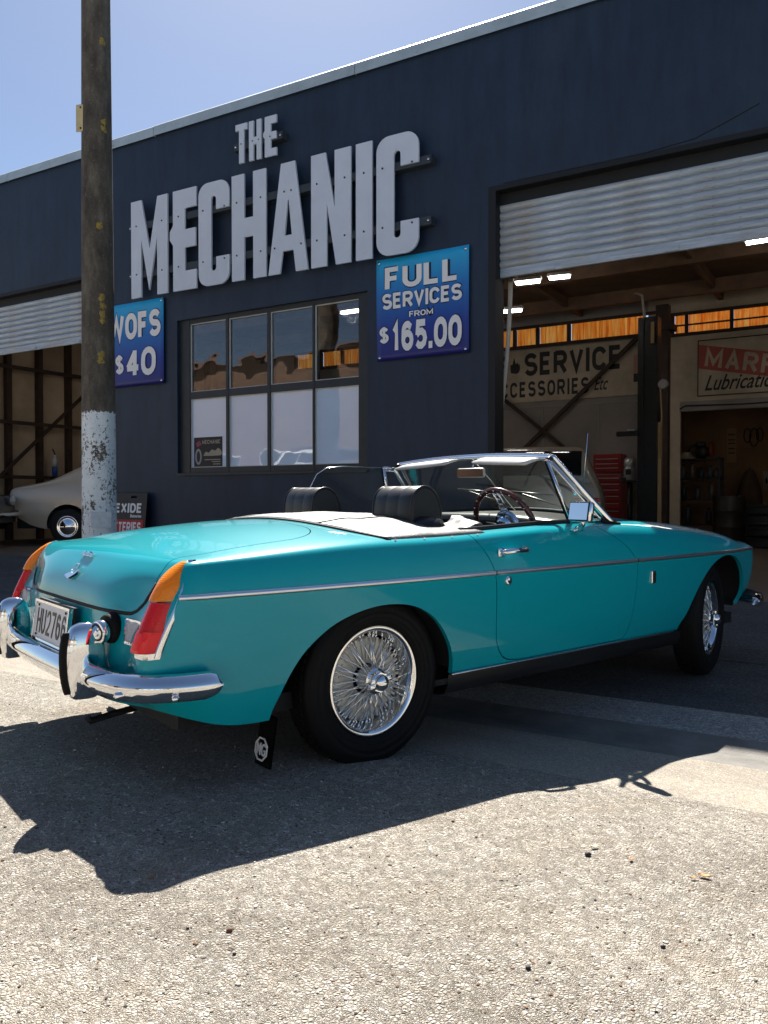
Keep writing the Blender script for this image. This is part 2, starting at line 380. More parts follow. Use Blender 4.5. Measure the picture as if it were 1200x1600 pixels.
GUTTER = mat('gutter_concrete', (.17, .16, .145), .8, noise=.35, nscale=5, bump=.3, bscale=90)
FLOORM = mat('workshop_floor', (.17, .125, .09), .55, noise=.35, nscale=2.5)

def strip(name, y0, y1, x0, x1, m, step=1.0, dz=0.):
    ys = sorted({y0, y1} | {p[0] for p in GP if y0 < p[0] < y1})
    ext = []
    for a, b_ in zip(ys[:-1], ys[1:]):
        k = max(1, int((b_ - a) / .25)) if abs(a) < 10 else 1
        ext += [a + (b_ - a) * i / k for i in range(k)]
    ys = ext + [ys[-1]]
    xs = [x0, -20, -10, -5, -2, 0, 2, 5, 10, x1]; xs = sorted({x for x in xs if x0 <= x <= x1})
    b = MB(); b.grid([[(x, y, gz(y) + dz) for x in xs] for y in ys])
    o = b.build(name, m, None, BM); o['kind'] = 'structure'; return o
strip('road', -8.6, -4.55, -70, 70, CHIP)
strip('road_far_lane', -60, -8.6, -70, 70, CHIP)
strip('road_edge', -4.55, -4.02, -70, 70, FINE)
strip('gutter', -4.02, -3.64, -70, 70, GUTTER)
strip('kerb', -3.64, -3.32, -70, 70, KERB)
strip('driveway_apron', -3.32, -2.25, -70, 70, APRON)
strip('footpath', -2.235, 0, -70, 70, APRON)
strip('apron_joint', -2.25, -2.235, -70, 70, mat('joint_tar', (.02, .02, .02), .6), dz=-.006)
b = MB(); b.grid([[(x, y, -.6) for x in (-600, 600)] for y in (-600, 600)]); o = b.build('ground', mat('far_ground', (.20, .19, .15), .9, noise=.3, nscale=.2)); o['kind'] = 'structure'
b = MB(); b.grid([[(x, y, FLOOR) for x in (-14.2, 7)] for y in (0, 15)]); o = b.build('workshop_floor', FLOORM, None, BM); o['kind'] = 'structure'

# ================================================================== WORKSHOP BUILDING
def wallpaint():
    m, t, b = newmat('slate_painted_render'); tc = t.nodes.new('ShaderNodeTexCoord'); v = tc.outputs['Object']
    n1 = noise(t, v, .8, 6, .7); n2 = noise(t, mapping(t, v, (3, 3, .5)), 2.2, 6, .7); n3 = noise(t, v, 60, 3)
    c = ramp(t, n1, [(.3, (.006, .016, .038)), (.55, (.009, .023, .050)), (.75, (.017, .032, .057))])
    c = mixc(t, 1, c, ramp(t, n2, [(.30, (.62, .63, .66)), (.5, (1, 1, 1)), (.70, (1.28, 1.26, 1.22))]), 'MULTIPLY')
    t.links.new(c, b.inputs['Base Color']); b.inputs['Roughness'].default_value = .55
    bp = t.nodes.new('ShaderNodeBump'); bp.inputs['Strength'].default_value = .25; bp.inputs['Distance'].default_value = .004
    mm = t.nodes.new('ShaderNodeMath'); mm.operation = 'MULTIPLY_ADD'; mm.inputs[1].default_value = 6; t.links.new(n1, mm.inputs[0]); t.links.new(n3, mm.inputs[2])
    t.links.new(mm.outputs[0], bp.inputs['Height']); t.links.new(bp.outputs[0], b.inputs['Normal']); return m
WALL = wallpaint()
FRAMEM = mat('dark_frame_paint', (.026, .032, .036), .45, noise=.15, nscale=9)
LINTEL = mat('black_trim_and_dark_gap', (.006, .007, .008), .6)
SHEET = mat('brown_lining_board', (.46, .36, .25), .75, noise=.25, nscale=1.2)
CREAM = mat('cream_painted_board', (.44, .365, .27), .6, noise=.28, nscale=1.5)
GREYB = mat('grey_lining_board', (.24, .215, .20), .7, noise=.18, nscale=1.5)
DARKT = mat('dark_ceiling_timber', (.15, .085, .05), .75, noise=.4, nscale=3)
bld = empty('workshop_building', BM)
tag(bld, 'long dark slate painted garage workshop with two half open roller doors and a gridded window', 'building')
TH = .2
mb = MB()
def W_(x0, x1, z0, z1): mb.span((x0, 0, z0), (x1, TH, z1))
W_(-8.15, -6.69, FLOOR, 3.985); W_(-6.69, -3.86, 3.172, 3.985); W_(-6.69, -3.86, FLOOR, 1.252); W_(-3.86, -2.45, FLOOR, 3.985)
wl = mb.build('wall', WALL, bld)
mb = MB(); W_(-16, -13.2, FLOOR - .3, 3.985); mb.build('wall', WALL, bld); mb = MB(); W_(3.2, 7, FLOOR - .3, 3.985); mb.build('wall', WALL, bld)
def rz(x): return 5.53 - .0176 * (x + 4.3)
mb = MB(); P = [(-16, 0), (7, 0)]
v = [mb.bm.verts.new(p) for p in ((-16, 0, 3.985), (7, 0, 3.985), (7, 0, rz(7)), (-16, 0, rz(-16)), (-16, TH, 3.985), (7, TH, 3.985), (7, TH, rz(7)), (-16, TH, rz(-16)))]
for q in ((0, 1, 2, 3), (5, 4, 7, 6), (1, 5, 6, 2), (4, 0, 3, 7), (3, 2, 6, 7), (4, 5, 1, 0)): mb.bm.faces.new([v[i] for i in q])
mb.build('parapet', WALL, bld)
# flashing in sheets
CAPM = mat('flashing_metal', (.42, .50, .54), .45, .3, noise=.15, nscale=3)
xs = [-16, -13.2, -10.1, -7.05, -4.0, -.95, 2.1, 5, 7]
for a, c in zip(xs[:-1], xs[1:]):
    mb = MB(); e = .004; rj = random.Random(int(a * 10)); jz = rj.uniform(-.006, .006)
    pts = [(-.035, -.04), (-.035, .075), (.0, .105), (TH + .05, .105), (TH + .05, -.04)]
    A = [mb.bm.verts.new((a + e, y, rz(a) + z + jz)) for y, z in pts]; B = [mb.bm.verts.new((c - e, y, rz(c) + z)) for y, z in pts]
    n = len(pts)
    for i in range(n - 1): mb.bm.faces.new((A[i], A[i + 1], B[i + 1], B[i]))
    mb.bm.faces.new(A[::-1]); mb.bm.faces.new(B)
    for k in range(2): mb.box((a + (c - a) * (.25 + .5 * k), -.038, rz(a + (c - a) * (.25 + .5 * k)) + .0), (.022, .008, .022))
    mb.build('parapet_flashing', CAPM, bld, recalc=True)
# door trims; the lintel's black also paints in the dark gap above the shutter
for x0, x1 in ((-2.452, 3.2), (-13.2, -8.148)):
    mb = MB(); mb.span((x0, -.012, 3.935), (x1, .1, 3.983)); mb.span((x0, .1, 3.80), (x1, .20, 3.983))
    mb.build('dark_gap_lintel', LINTEL, bld)
    for xa in (x0, x1 - .075): mb = MB(); mb.span((xa, -.014, FLOOR), (xa + .075, .2, 3.935)); mb.build('door_jamb', LINTEL, bld)
# cracks above the right door: short raised render edges
mb = MB(); mb.tube([(-.95, -.001, 3.99), (-.55, -.002, 4.02), (-.30, -.002, 4.10), (-.05, -.002, 4.19)], .004, 4); mb.tube([(-2.3, -.001, 3.995), (-1.6, -.002, 3.993), (-.95, -.001, 3.99)], .004, 4)
mb.build('render_crack', BLACK, bld)
# window
win = MB()
YR = .05
cols = [(-6.525, -5.925), (-5.885, -5.282), (-5.24, -4.627), (-4.600, -4.005)]; rows = [(1.330, 2.185), (2.272, 3.120)]
xe = [-6.69] ; 
win.span((-6.69, YR, 1.252), (cols[0][0], .16, 3.172)); win.span((cols[3][1], YR, 1.252), (-3.86, .16, 3.172))
for (a, b_), (c, d) in zip(cols[:-1], cols[1:]): win.span((b_, YR, 1.252), (c, .16, 3.172))
for a, c in cols:
    win.span((a, YR + .004, 1.252), (c, .16, 1.330)); win.span((a, YR + .004, 2.185), (c, .16, 2.272)); win.span((a, YR + .004, 3.120), (c, .16, 3.172))
win.span((-6.70, -.03, 1.232), (-3.85, YR, 1.258))
wf = win.build('window', FRAMEM, bld)
BEAD = mat('pale_glazing_bead', (.55, .54, .50), .5)
def film():
    m, t, b = newmat('pale_window_film'); tc = t.nodes.new('ShaderNodeTexCoord'); n = noise(t, tc.outputs['Object'], .7, 3)
    c = ramp(t, n, [(.3, (.54, .68, .88)), (.7, (.64, .77, .94))]); t.links.new(c, b.inputs['Base Color'])
    b.inputs['Roughness'].default_value = .35; b.inputs['Coat Weight'].default_value = 1; b.inputs['Coat IOR'].default_value = 2.1; b.inputs['Coat Roughness'].default_value = .004
    nb = noise(t, tc.outputs['Object'], 1.6, 2); bp = t.nodes.new('ShaderNodeBump'); bp.inputs['Strength'].default_value = .25; bp.inputs['Distance'].default_value = .012
    t.links.new(nb, bp.inputs['Height']); t.links.new(bp.outputs[0], b.inputs['Coat Normal']); return m
FILM = film()
def wavyglass():
    m = bpy.data.materials.new('old_window_glass'); m.use_nodes = True; t = m.node_tree; t.nodes.clear()
    o = t.nodes.new('ShaderNodeOutputMaterial'); g = t.nodes.new('ShaderNodeBsdfGlossy'); g.inputs['Roughness'].default_value = .0
    tr = t.nodes.new('ShaderNodeBsdfTransparent'); tr.inputs[0].default_value = (.85, .86, .86, 1)
    tc = t.nodes.new('ShaderNodeTexCoord'); n = noise(t, tc.outputs['Object'], 1.7, 2)
    bp = t.nodes.new('ShaderNodeBump'); bp.inputs['Strength'].default_value = .3; bp.inputs['Distance'].default_value = .02; t.links.new(n, bp.inputs['Height'])
    t.links.new(bp.outputs[0], g.inputs['Normal'])
    fr = t.nodes.new('ShaderNodeFresnel'); fr.inputs[0].default_value = 1.5
    ge = t.nodes.new('ShaderNodeNewGeometry'); fx = t.nodes.new('ShaderNodeMapRange'); fx.inputs[3].default_value = 1.5; fx.inputs[4].default_value = 1 / 1.5
    t.links.new(ge.outputs['Backfacing'], fx.inputs[0]); t.links.new(fx.outputs[0], fr.inputs[0])
    ml = t.nodes.new('ShaderNodeMath'); ml.operation = 'MULTIPLY'; ml.inputs[1].default_value = 2.6; ml.use_clamp = True; t.links.new(fr.outputs[0], ml.inputs[0])
    mx = t.nodes.new('ShaderNodeMixShader'); t.links.new(ml.outputs[0], mx.inputs[0]); t.links.new(tr.outputs[0], mx.inputs[1]); t.links.new(g.outputs[0], mx.inputs[2]); t.links.new(mx.outputs[0], o.inputs[0]); return m
OLDG = wavyglass()
for a, c in cols:
    for k, (d, e) in enumerate(rows):
        mb = MB(); mb.span((a, .084, d), (c, .09, e)); p = mb.build('pane', OLDG if k else FILM, wf)
        mb = MB(); q = .010
        mb.span((a, .07, d), (a + q, .084, e)); mb.span((c - q, .07, d), (c, .084, e)); mb.span((a + q, .07, d), (c - q, .084, d + q)); mb.span((a + q, .07, e - q), (c - q, .084, e))
        mb.build('glazing_bead', BEAD, wf)
# roller shutters
def shutm():
    m, t, b = newmat('weathered_galvanised_shutter'); tc = t.nodes.new('ShaderNodeTexCoord'); v = tc.outputs['Object']
    n1 = noise(t, mapping(t, v, (1.2, 1, 14)), 2.5, 7, .75); n2 = noise(t, v, 1.1, 5, .7); n3 = noise(t, mapping(t, v, (6, 1, 30)), 3, 5, .7)
    c = ramp(t, n1, [(.30, (.26, .31, .36)), (.5, (.40, .46, .52)), (.68, (.58, .63, .68))])
    c = mixc(t, ramp(t, n2, [(.52, (0, 0, 0)), (.7, (.7, .7, .7))]), c, (.36, .32, .27))
    c = mixc(t, ramp(t, n3, [(.60, (0, 0, 0)), (.72, (.8, .8, .8))]), c, (.12, .14, .16))
    t.links.new(c, b.inputs['Base Color']); b.inputs['Roughness'].default_value = .5; b.inputs['Metallic'].default_value = .25; return m
SHUT = shutm()
def shutter(x0, x1, zb, zt):
    mb = MB(); mb.span((x0, .10, zb - .035), (x1, .135, zb + .055), bev=.006)
    for k in range(5):
        xx = x0 + .5 + k * (x1 - x0 - 1) / 4; mb.span((xx - .06, .085, zb - .03), (xx + .06, .10, zb + .01), bev=.004)
    rs = mb.build('roller_shutter', SHUT, bld)
    n = max(1, round((zt - zb - .055) / .079)); h = (zt - zb - .055) / n; me = None
    prof = [(.125, 0), (.112, .006), (.098, .02), (.092, .04), (.098, .06), (.112, .073), (.125, .078)]
    for k in range(n):
        if me is None:
            mb = MB(); mb.grid([[(x, y, z) for y, z in prof] for x in (x0, x1)]); o = mb.build('slat', SHUT, rs, recalc=False); me = o.data; sc_ = o
        else:
            o = sc_.copy(); COL.objects.link(o); o.parent = rs
        o.location.z = zb + .055 + k * h
    return rs
shutter(-2.377, 3.125, 3.155, 3.84); shutter(-13.12, -8.22, 3.145, 3.84)

# interior shell
RW = bld
mb = MB(); mb.span((-14.1, TH, 4.74), (7, 9.2, 4.86)); mb.build('roof', DARKT, bld)
mb = MB(); mb.span((-14.2, 0.2, FLOOR - .2), (-14.0, 8.7, 4.74)); sw = mb.build('side_wall', SHEET, bld)
for yy in [.4, 1.09, 1.79, 2.49, 3.19, 3.89, 4.6, 5.3, 6.0, 6.7, 7.4, 8.1]:
    mb = MB(); mb.span((-14, yy - .05, FLOOR), (-13.88, yy + .06, 4.7)); mb.build('stud', STEELBROWN, sw)
for zz in (1.36, 2.45, 3.55):
    mb = MB(); mb.span((-13.88, .2, zz - .035), (-13.82, 8.5, zz + .035)); mb.build('girt', STEELBROWN, sw)
mb = MB(); mb.box((-13.79, 3.34, 2.39), (.05, 4.6, .06), Matrix.Rotation(math.atan2(1.80, 1.98), 3, 'X')); mb.build('brace', STEELBROWN, sw)
mb = MB(); mb.span((6.9, .2, FLOOR - .2), (7, 8.7, 4.74)); mb.build('side_wall', SHEET, bld)
# back wall, left part
BY = 8.5
mb = MB(); mb.span((-14, BY, FLOOR - .2), (-11.4, BY + .1, 4.74)); mb.span((-11.4, BY, FLOOR - .2), (-2.9, BY + .1, 4.05)); mb.span((-11.4, BY, 4.46), (-2.9, BY + .1, 4.74))
bw = mb.build('back_wall', GREYB, bld)
mb = MB(); mb.span((-11.4, BY - .03, 4.03), (-2.5, BY, 4.10)); mb.span((-11.4, BY - .03, 4.44), (-2.5, BY, 4.5))
for xx in (-11.36, -10.6, -9.98, -9.4, -8.6, -7.7, -6.9, -6.3, -5.62, -5.12, -4.46): mb.span((xx - .035, BY - .02, 4.1), (xx + .035, BY + .05, 4.44))
mb.build('clerestory_frame', STEELBROWN, bld)
mb = MB()
for xx in (-8.6, -7.4, -6.2, -5.0, -3.85): mb.span((xx - .012, BY - .012, FLOOR), (xx + .012, BY, 2.85))
mb.span((-9.5, BY - .02, 2.80), (-3.0, BY, 2.84)); mb.build('wall_batten', mat('grey_batten', (.26, .24, .22), .7), bw)
for a, c in (((-7.3, 4.2), (-4.25, 1.75)), ((-6.2, 1.2), (-2.95, 4.12))):
    mb = MB(); d = Vector((c[0] - a[0], 0, c[1] - a[1])); mb.box(((a[0] + c[0]) / 2, BY - .12, (a[1] + c[1]) / 2), (d.length, .07, .07), Matrix.Rotation(-math.atan2(d.z, d.x), 3, 'Y')); mb.build('brace', STEELBROWN, bw)
# back wall, right part with the opening to the rear room
mb = MB(); mb.span((-2.9, BY, FLOOR), (-2.3, BY + .1, 4.0)); mb.span((-2.9, BY, 4.0), (-2.45, BY + .1, 4.38)); mb.span((-2.3, BY, 2.60), (6.9, BY + .1, 4.0)); mb.span((-2.9, BY, 4.38), (6.9, BY + .1, 4.74)); mb.span((3.5, BY, FLOOR), (6.9, BY + .1, 2.60))
mb.build('back_wall', CREAM, bld)
mb = MB(); mb.span((-2.3, BY - .06, 2.56), (3.5, BY, 2.74)); mb.build('opening_lintel', GREYB, bld)
mb = MB(); mb.tube([(-2.3, BY - .08, 2.60), (-2.2, BY - .08, 2.66), (-1.2, BY - .08, 2.635), (0, BY - .08, 2.66), (2, BY - .08, 2.67)], .012, 6); mb.build('cable', BLACK, bld)
mb = MB(); mb.span((-2.5, BY - .03, 3.97), (6.9, BY, 4.03)); mb.span((-2.5, BY - .02, 4.16), (6.9, BY, 4.19)); mb.span((-2.5, BY - .03, 4.36), (6.9, BY, 4.42))
for xx in (-2.45, -2.2, -1.42, -.3, .9): mb.span((xx - .03, BY - .025, 4.03), (xx + .03, BY + .03, 4.36))
mb.build('clerestory_frame', STEELBROWN, bld)
WARM = mat('warm_brown_rear_wall', (.36, .20, .10), .8, noise=.35, nscale=1.3)
mb = MB(); mb.span((-3.0, 12.5, FLOOR), (6.9, 12.6, 3.4)); mb.span((-3.1, 8.6, FLOOR), (-3.0, 12.6, 3.4)); mb.span((6.9, 8.6, FLOOR), (7.0, 12.6, 3.4)); mb.span((-3.1, 8.6, 3.4), (7, 12.7, 3.5)); mb.build('rear_room', WARM, bld)
# roof beams and purlins
for yy in (1.2, 3.4, 5.6, 7.6):
    mb = MB(); mb.span((-14, yy - .06, 4.50), (6.9, yy + .06, 4.737)); mb.build('roof_beam', DARKT, bld)
for xx in (-12, -9.4, -6.8, -4.2, -1.6, 1.0, 3.6):
    mb = MB(); mb.span((xx - .04, .21, 4.56), (xx + .04, 8.49, 4.735)); mb.build('purlin', DARKT, bld)
# small office behind the window: hides nothing but the lower sashes
mb = MB(); mb.span((-6.75, .5, FLOOR), (-3.8, .52, 2.2)); mb.build('office_screen', GREYB, bld)
# steel columns
for xx in (-8.1, -2.55):
    mb = MB(); mb.span((xx - .1, .22, FLOOR), (xx + .08, .40, 4.36)); mb.build('column', STEELBROWN, bld)
mb = MB(); mb.span((-2.52, 7.4, FLOOR), (-2.30, 7.6, 4.36)); mb.span((-2.56, 7.36, 3.9), (-2.2, 7.64, 4.0)); mb.build('column', STEELBROWN, bld)
mb = MB(); mb.tube([(-2.75, 6.9, 4.5), (-2.62, 6.6, 4.40), (-2.54, 6.5, 4.34), (-2.50, 6.5, 4.0), (-2.48, 6.5, 3.4)], .022, 8); mb.build('conduit', mat('pale_conduit', (.5, .45, .38), .5), bld)

# curtains: orange cloth behind the clerestory, lit by the sun from outside
def curtainm():
    m = bpy.data.materials.new('orange_curtain_cloth'); m.use_nodes = True; t = m.node_tree; t.nodes.clear()
    o = t.nodes.new('ShaderNodeOutputMaterial'); d = t.nodes.new('ShaderNodeBsdfDiffuse'); tr = t.nodes.new('ShaderNodeBsdfTranslucent')
    tc = t.nodes.new('ShaderNodeTexCoord'); n = noise(t, mapping(t, tc.outputs['Object'], (9, 1, .5)), 3, 4, .6)
    c = ramp(t, n, [(.3, (.70, .14, .015)), (.5, (.88, .34, .05)), (.7, (.95, .62, .20))])
    t.links.new(c, d.inputs[0]); t.links.new(c, tr.inputs[0]); mx = t.nodes.new('ShaderNodeMixShader'); mx.inputs[0].default_value = .7
    t.links.new(d.outputs[0], mx.inputs[1]); t.links.new(tr.outputs[0], mx.inputs[2]); t.links.new(mx.outputs[0], o.inputs[0]); return m
CURT = curtainm()
def curtain(x0, x1, z0, z1, lab):
    n = max(8, int((x1 - x0) * 60)); rr = random.Random(int(x0 * 100))
    ph = rr.random() * 6; P = []
    for zz in np.linspace(z0, z1, 4):
        P.append([(x0 + (x1 - x0) * i / n, BY + .05 + .018 * math.sin(ph + i * .95 + .6 * math.sin(i * .21)) + .006 * math.sin(i * 2.3), zz) for i in range(n + 1)])
    mb = MB(); mb.grid(P); o = mb.build('curtain', CURT, None, BM, recalc=False); tag(o, lab, 'curtain', 'orange curtains in the high rear windows')
curtain(-11.32, -10.64, 4.08, 4.47, 'orange curtain seen through the third upper pane of the facade window')
curtain(-10.56, -10.02, 4.08, 4.47, 'orange curtain seen through the left half of the last upper window pane')
curtain(-9.94, -9.44, 4.08, 4.47, 'orange curtain seen through the right half of the last upper window pane')
curtain(-9.36, -8.64, 4.08, 4.47, 'orange curtain in the high rear window, hidden behind the pier right of the office window')
curtain(-8.56, -7.74, 4.08, 4.47, 'orange curtain in the high rear window, behind the blue FULL SERVICES sign')
curtain(-7.66, -6.94, 4.08, 4.47, 'orange curtain in the high rear window, just left of the door jamb')
curtain(-6.86, -6.34, 4.08, 4.47, 'orange curtain beside the door jamb behind the hanging strap')
curtain(-6.26, -5.66, 4.08, 4.47, 'orange curtain above the first letters of the word SERVICE')
curtain(-5.58, -5.16, 4.08, 4.47, 'narrow orange curtain above the middle of the word SERVICE')
curtain(-5.08, -4.50, 4.08, 4.47, 'orange curtain above the last letters of the word SERVICE')
curtain(-4.42, -2.95, 4.08, 4.47, 'long orange curtain left of the dark hoist column')
curtain(-2.42, -2.23, 4.04, 4.38, 'narrow orange curtain just right of the steel column')
curtain(-2.17, -1.45, 4.04, 4.38, 'orange curtain above the left end of the red banded lubrication sign')
curtain(-1.39, -.33, 4.04, 4.38, 'orange curtain above the red banded lubrication sign at the right edge')
curtain(-.27, .87, 4.04, 4.38, 'orange curtain at the far right beyond the lubrication sign')

# fluorescent tubes that are switched on
TUBE = mat('lit_fluorescent_tube', (1, 1, 1), .5, emit=(1, .96, .9), es=9.0)
BATTEN = mat('light_batten', (.6, .6, .58), .5)
def flu(x, y, z, rot, L, lab):
    M = BM @ Matrix.Translation((x, y, z)) @ Matrix.Rotation(rot, 4, 'Z')
    r = empty('fluorescent_light', M); tag(r, lab, 'light', 'lit fluorescent lights inside the workshop')
    mb = MB(); mb.span((-L / 2, -.05, 0), (L / 2, .05, .05), bev=.008); mb.build('batten', BATTEN, r)
    for s in (-1, 1):
        mb = MB(); mb.tube([(-L / 2 + .03, s * .03, -.025), (L / 2 - .03, s * .03, -.025)], .017, 8); mb.build('tube', TUBE, r)
    for s in (-1, 1): mb = MB(); mb.tube([(s * L / 3, 0, .05), (s * L / 3, 0, 4.6 - z)], .006, 5); mb.build('hanger', BLACK, r)
flu(-3.75, 4.4, 4.27, R(8), .42, 'lit fluorescent light just under the shutter next to the left door jamb')
flu(-3.32, 4.6, 4.33, R(8), .36, 'lit fluorescent light, second along from the left door jamb under the shutter')
flu(-4.52, 5.6, 4.16, R(8), .42, 'lit fluorescent light low behind the top of the hanging strap')
flu(-.10, 3.9, 4.22, R(0), 1.1, 'lit fluorescent light under the shutter at the upper right edge')
flu(.22, 4.6, 4.14, R(0), 1.1, 'lit fluorescent light lower at the right edge above the lubrication sign')
flu(-11.2, 3.6, 4.15, R(0), 1.5, 'added fluorescent light hidden behind the shutter, brightening the gold coupe in the left bay')  # extra lamp, out of view, added to brighten the left bay
flu(-6.2, 4.0, 4.1, R(0), 1.5, 'lit fluorescent light seen through the upper window panes')

# ------------------------------------------------------------------ signs on the facade
LETM = mat('pale_grey_letter_board', (.58, .64, .74), .45, noise=.05, nscale=3)
RAILM = mat('dark_sign_rail', (.035, .045, .055), .5)
H = 1.2245
def lshape(ch, w, H):
    s = .30 * w
    if ch == 'I': return [[(0, 0), (w, 0), (w, H), (0, H)]]
    if ch == 'H':
        s = .37 * w; return [[(0, 0), (s, 0), (s, .40 * H), (w - s, .40 * H), (w - s, 0), (w, 0), (w, H), (w - s, H), (w - s, .58 * H), (s, .58 * H), (s, H), (0, H)]]
    if ch == 'T':
        return [[(.30 * w, 0), (.72 * w, 0), (.72 * w, .84 * H), (w, .84 * H), (w, H), (0, H), (0, .84 * H), (.30 * w, .84 * H)]]
    if ch == 'E':
        s = .55 * w; n = -.05 * w
        return [[(.08 * w, 0), (w, 0), (w, .19 * H), (s, .19 * H), (s, .42 * H), (.97 * w, .42 * H), (.97 * w, .60 * H), (s, .60 * H), (s, .81 * H), (w, .81 * H), (w, H), (.08 * w, H), (.08 * w, .66 * H), (n, .60 * H), (n, .52 * H), (.08 * w, .46 * H)]]
    if ch == 'C':
        r = .30 * w; s = .42 * w; q = .16 * w
        out = [(w, .27 * H), (w, r)] + arc(w - r, r, r, 0, -90, 6)[1:] + arc(r, r, r, -90, -180, 6) + arc(r, H - r, r, 180, 90, 6) + arc(w - r, H - r, r, 90, 0, 6) + [(w, .73 * H), (w - s, .73 * H)]
        inn = arc((w - s + s) / 2, .85 * H - q * .3, q / 2 + .0, 0, 180, 6)
        x1, x0 = w - s, s
        inner = [(x1, .83 * H)] + arc((x0 + x1) / 2, .83 * H, (x1 - x0) / 2, 0, 180, 6)[1:] + arc((x0 + x1) / 2, .17 * H, (x1 - x0) / 2, 180, 360, 6) + [(x1, .27 * H)]
        return [out + inner]
    if ch == 'A':
        a = .30 * w
        return [[(0, 0), (a, 0), (.37 * w, .20 * H), (.64 * w, .20 * H), (.70 * w, 0), (w, 0), (.68 * w, H), (.33 * w, H)], [(.42 * w, .34 * H), (.60 * w, .34 * H), (.525 * w, .66 * H), (.50 * w, .66 * H)]]
    if ch == 'N':
        s = .40 * w
        return [[(0, 0), (s, 0), (s, .55 * H), (.63 * w, 0), (w, 0), (w, H), (.60 * w, H), (.60 * w, .50 * H), (.37 * w, H), (0, H)]]
    if ch == 'M':
        s = .28 * w
        return [[(0, 0), (s, 0), (s, .60 * H), (.50 * w, .06 * H), (.72 * w, .60 * H), (.72 * w, 0), (w, 0), (w, H), (.73 * w, H), (.515 * w, .48 * H), (.29 * w, H), (0, H)]]
sg = empty('letter_sign', BM @ Matrix.Translation((-5.4, -.1, 3.5)))
tag(sg, 'big pale grey cut out letters reading THE MECHANIC bolted to dark rails on the facade', 'sign')
SGI = Matrix.Translation((5.4, .1, -3.5))
words = [('M', -7.374, -6.722), ('E', -6.661, -6.234), ('C', -6.197, -5.707), ('H', -5.666, -5.151), ('A', -5.118, -4.558), ('N', -4.514, -3.991), ('I', -3.927, -3.725), ('C', -3.671, -3.169)]
for ch, a, c in words:
    F = SGI @ WF(a, -.10, 3.509 - .0125 * (a + 7.374)) @ Matrix(((1, 0, 0, 0), (-.0125, 1, 0, 0), (0, 0, 1, 0), (0, 0, 0, 1)))
    lt = link('letter', poly_mesh('letter', lshape(ch, c - a, H), F, .022), LETM, sg); sharp(lt, 40)
    mb = MB()
    for fx in ((.15, .85) if ch not in 'I' else (.5,)):
        for fz in (.24, .74):
            if ch == 'A': fx2 = .5 + (fx - .5) * (.95 if fz < .5 else .25)
            elif ch == 'E' : fx2 = .3 if fx < .5 else (.3)
            else: fx2 = fx
            p = F @ Vector(((c - a) * fx2, H * fz, .022)); mb.lathe([(p.y - .006, .0), (p.y - .006, .011), (p.y, .011)], 8, 'Y', (p.x, 0, p.z))
    mb.build('bolt', RAILM, lt)
for ch, a, c in (('T', -5.604, -5.428), ('H', -5.4, -5.219), ('E', -5.181, -4.996)):
    F = SGI @ WF(a, -.10, 4.840 - .03 * (a + 5.604)) @ Matrix(((1, 0, 0, 0), (-.03, 1, 0, 0), (0, 0, 1, 0), (0, 0, 0, 1)))
    lt = link('letter', poly_mesh('letter', lshape(ch, c - a, .452), F, .022), LETM, sg); sharp(lt, 40)
    mb = MB()
    for fx in (.3, .8) if ch == 'H' else (.5,):
        p = F @ Vector(((c - a) * fx, .22, .022)); mb.lathe([(p.y - .006, .0), (p.y - .006, .008), (p.y, .008)], 8, 'Y', (p.x, 0, p.z))
    mb.build('bolt', RAILM, lt)
for x0, x1, z in ((-7.44, -3.04, 3.509 + H * .24), (-7.44, -3.04, 3.509 + H * .74), (-5.65, -4.93, 5.046)):
    mb = MB(); zc = z - .0125 * ((x0 + x1) / 2 + 7.374) if z < 5 else z
    mb.box(SGI @ Vector(((x0 + x1) / 2, -.05, zc)), (x1 - x0, .095, .085), Matrix.Rotation(.0125, 3, 'Y')); rl = mb.build('rail', RAILM, sg)
    mb = MB()
    for xx in (x0 + .03, x1 - .03, (x0 + x1) / 2):
        p = SGI @ Vector((xx, -.10, zc - .0125 * (xx - (x0 + x1) / 2))); mb.lathe([(p.y - .006, 0), (p.y - .006, .013), (p.y, .013)], 8, 'Y', (p.x, 0, p.z))
    mb.build('bolt', DULLCHROME, rl)

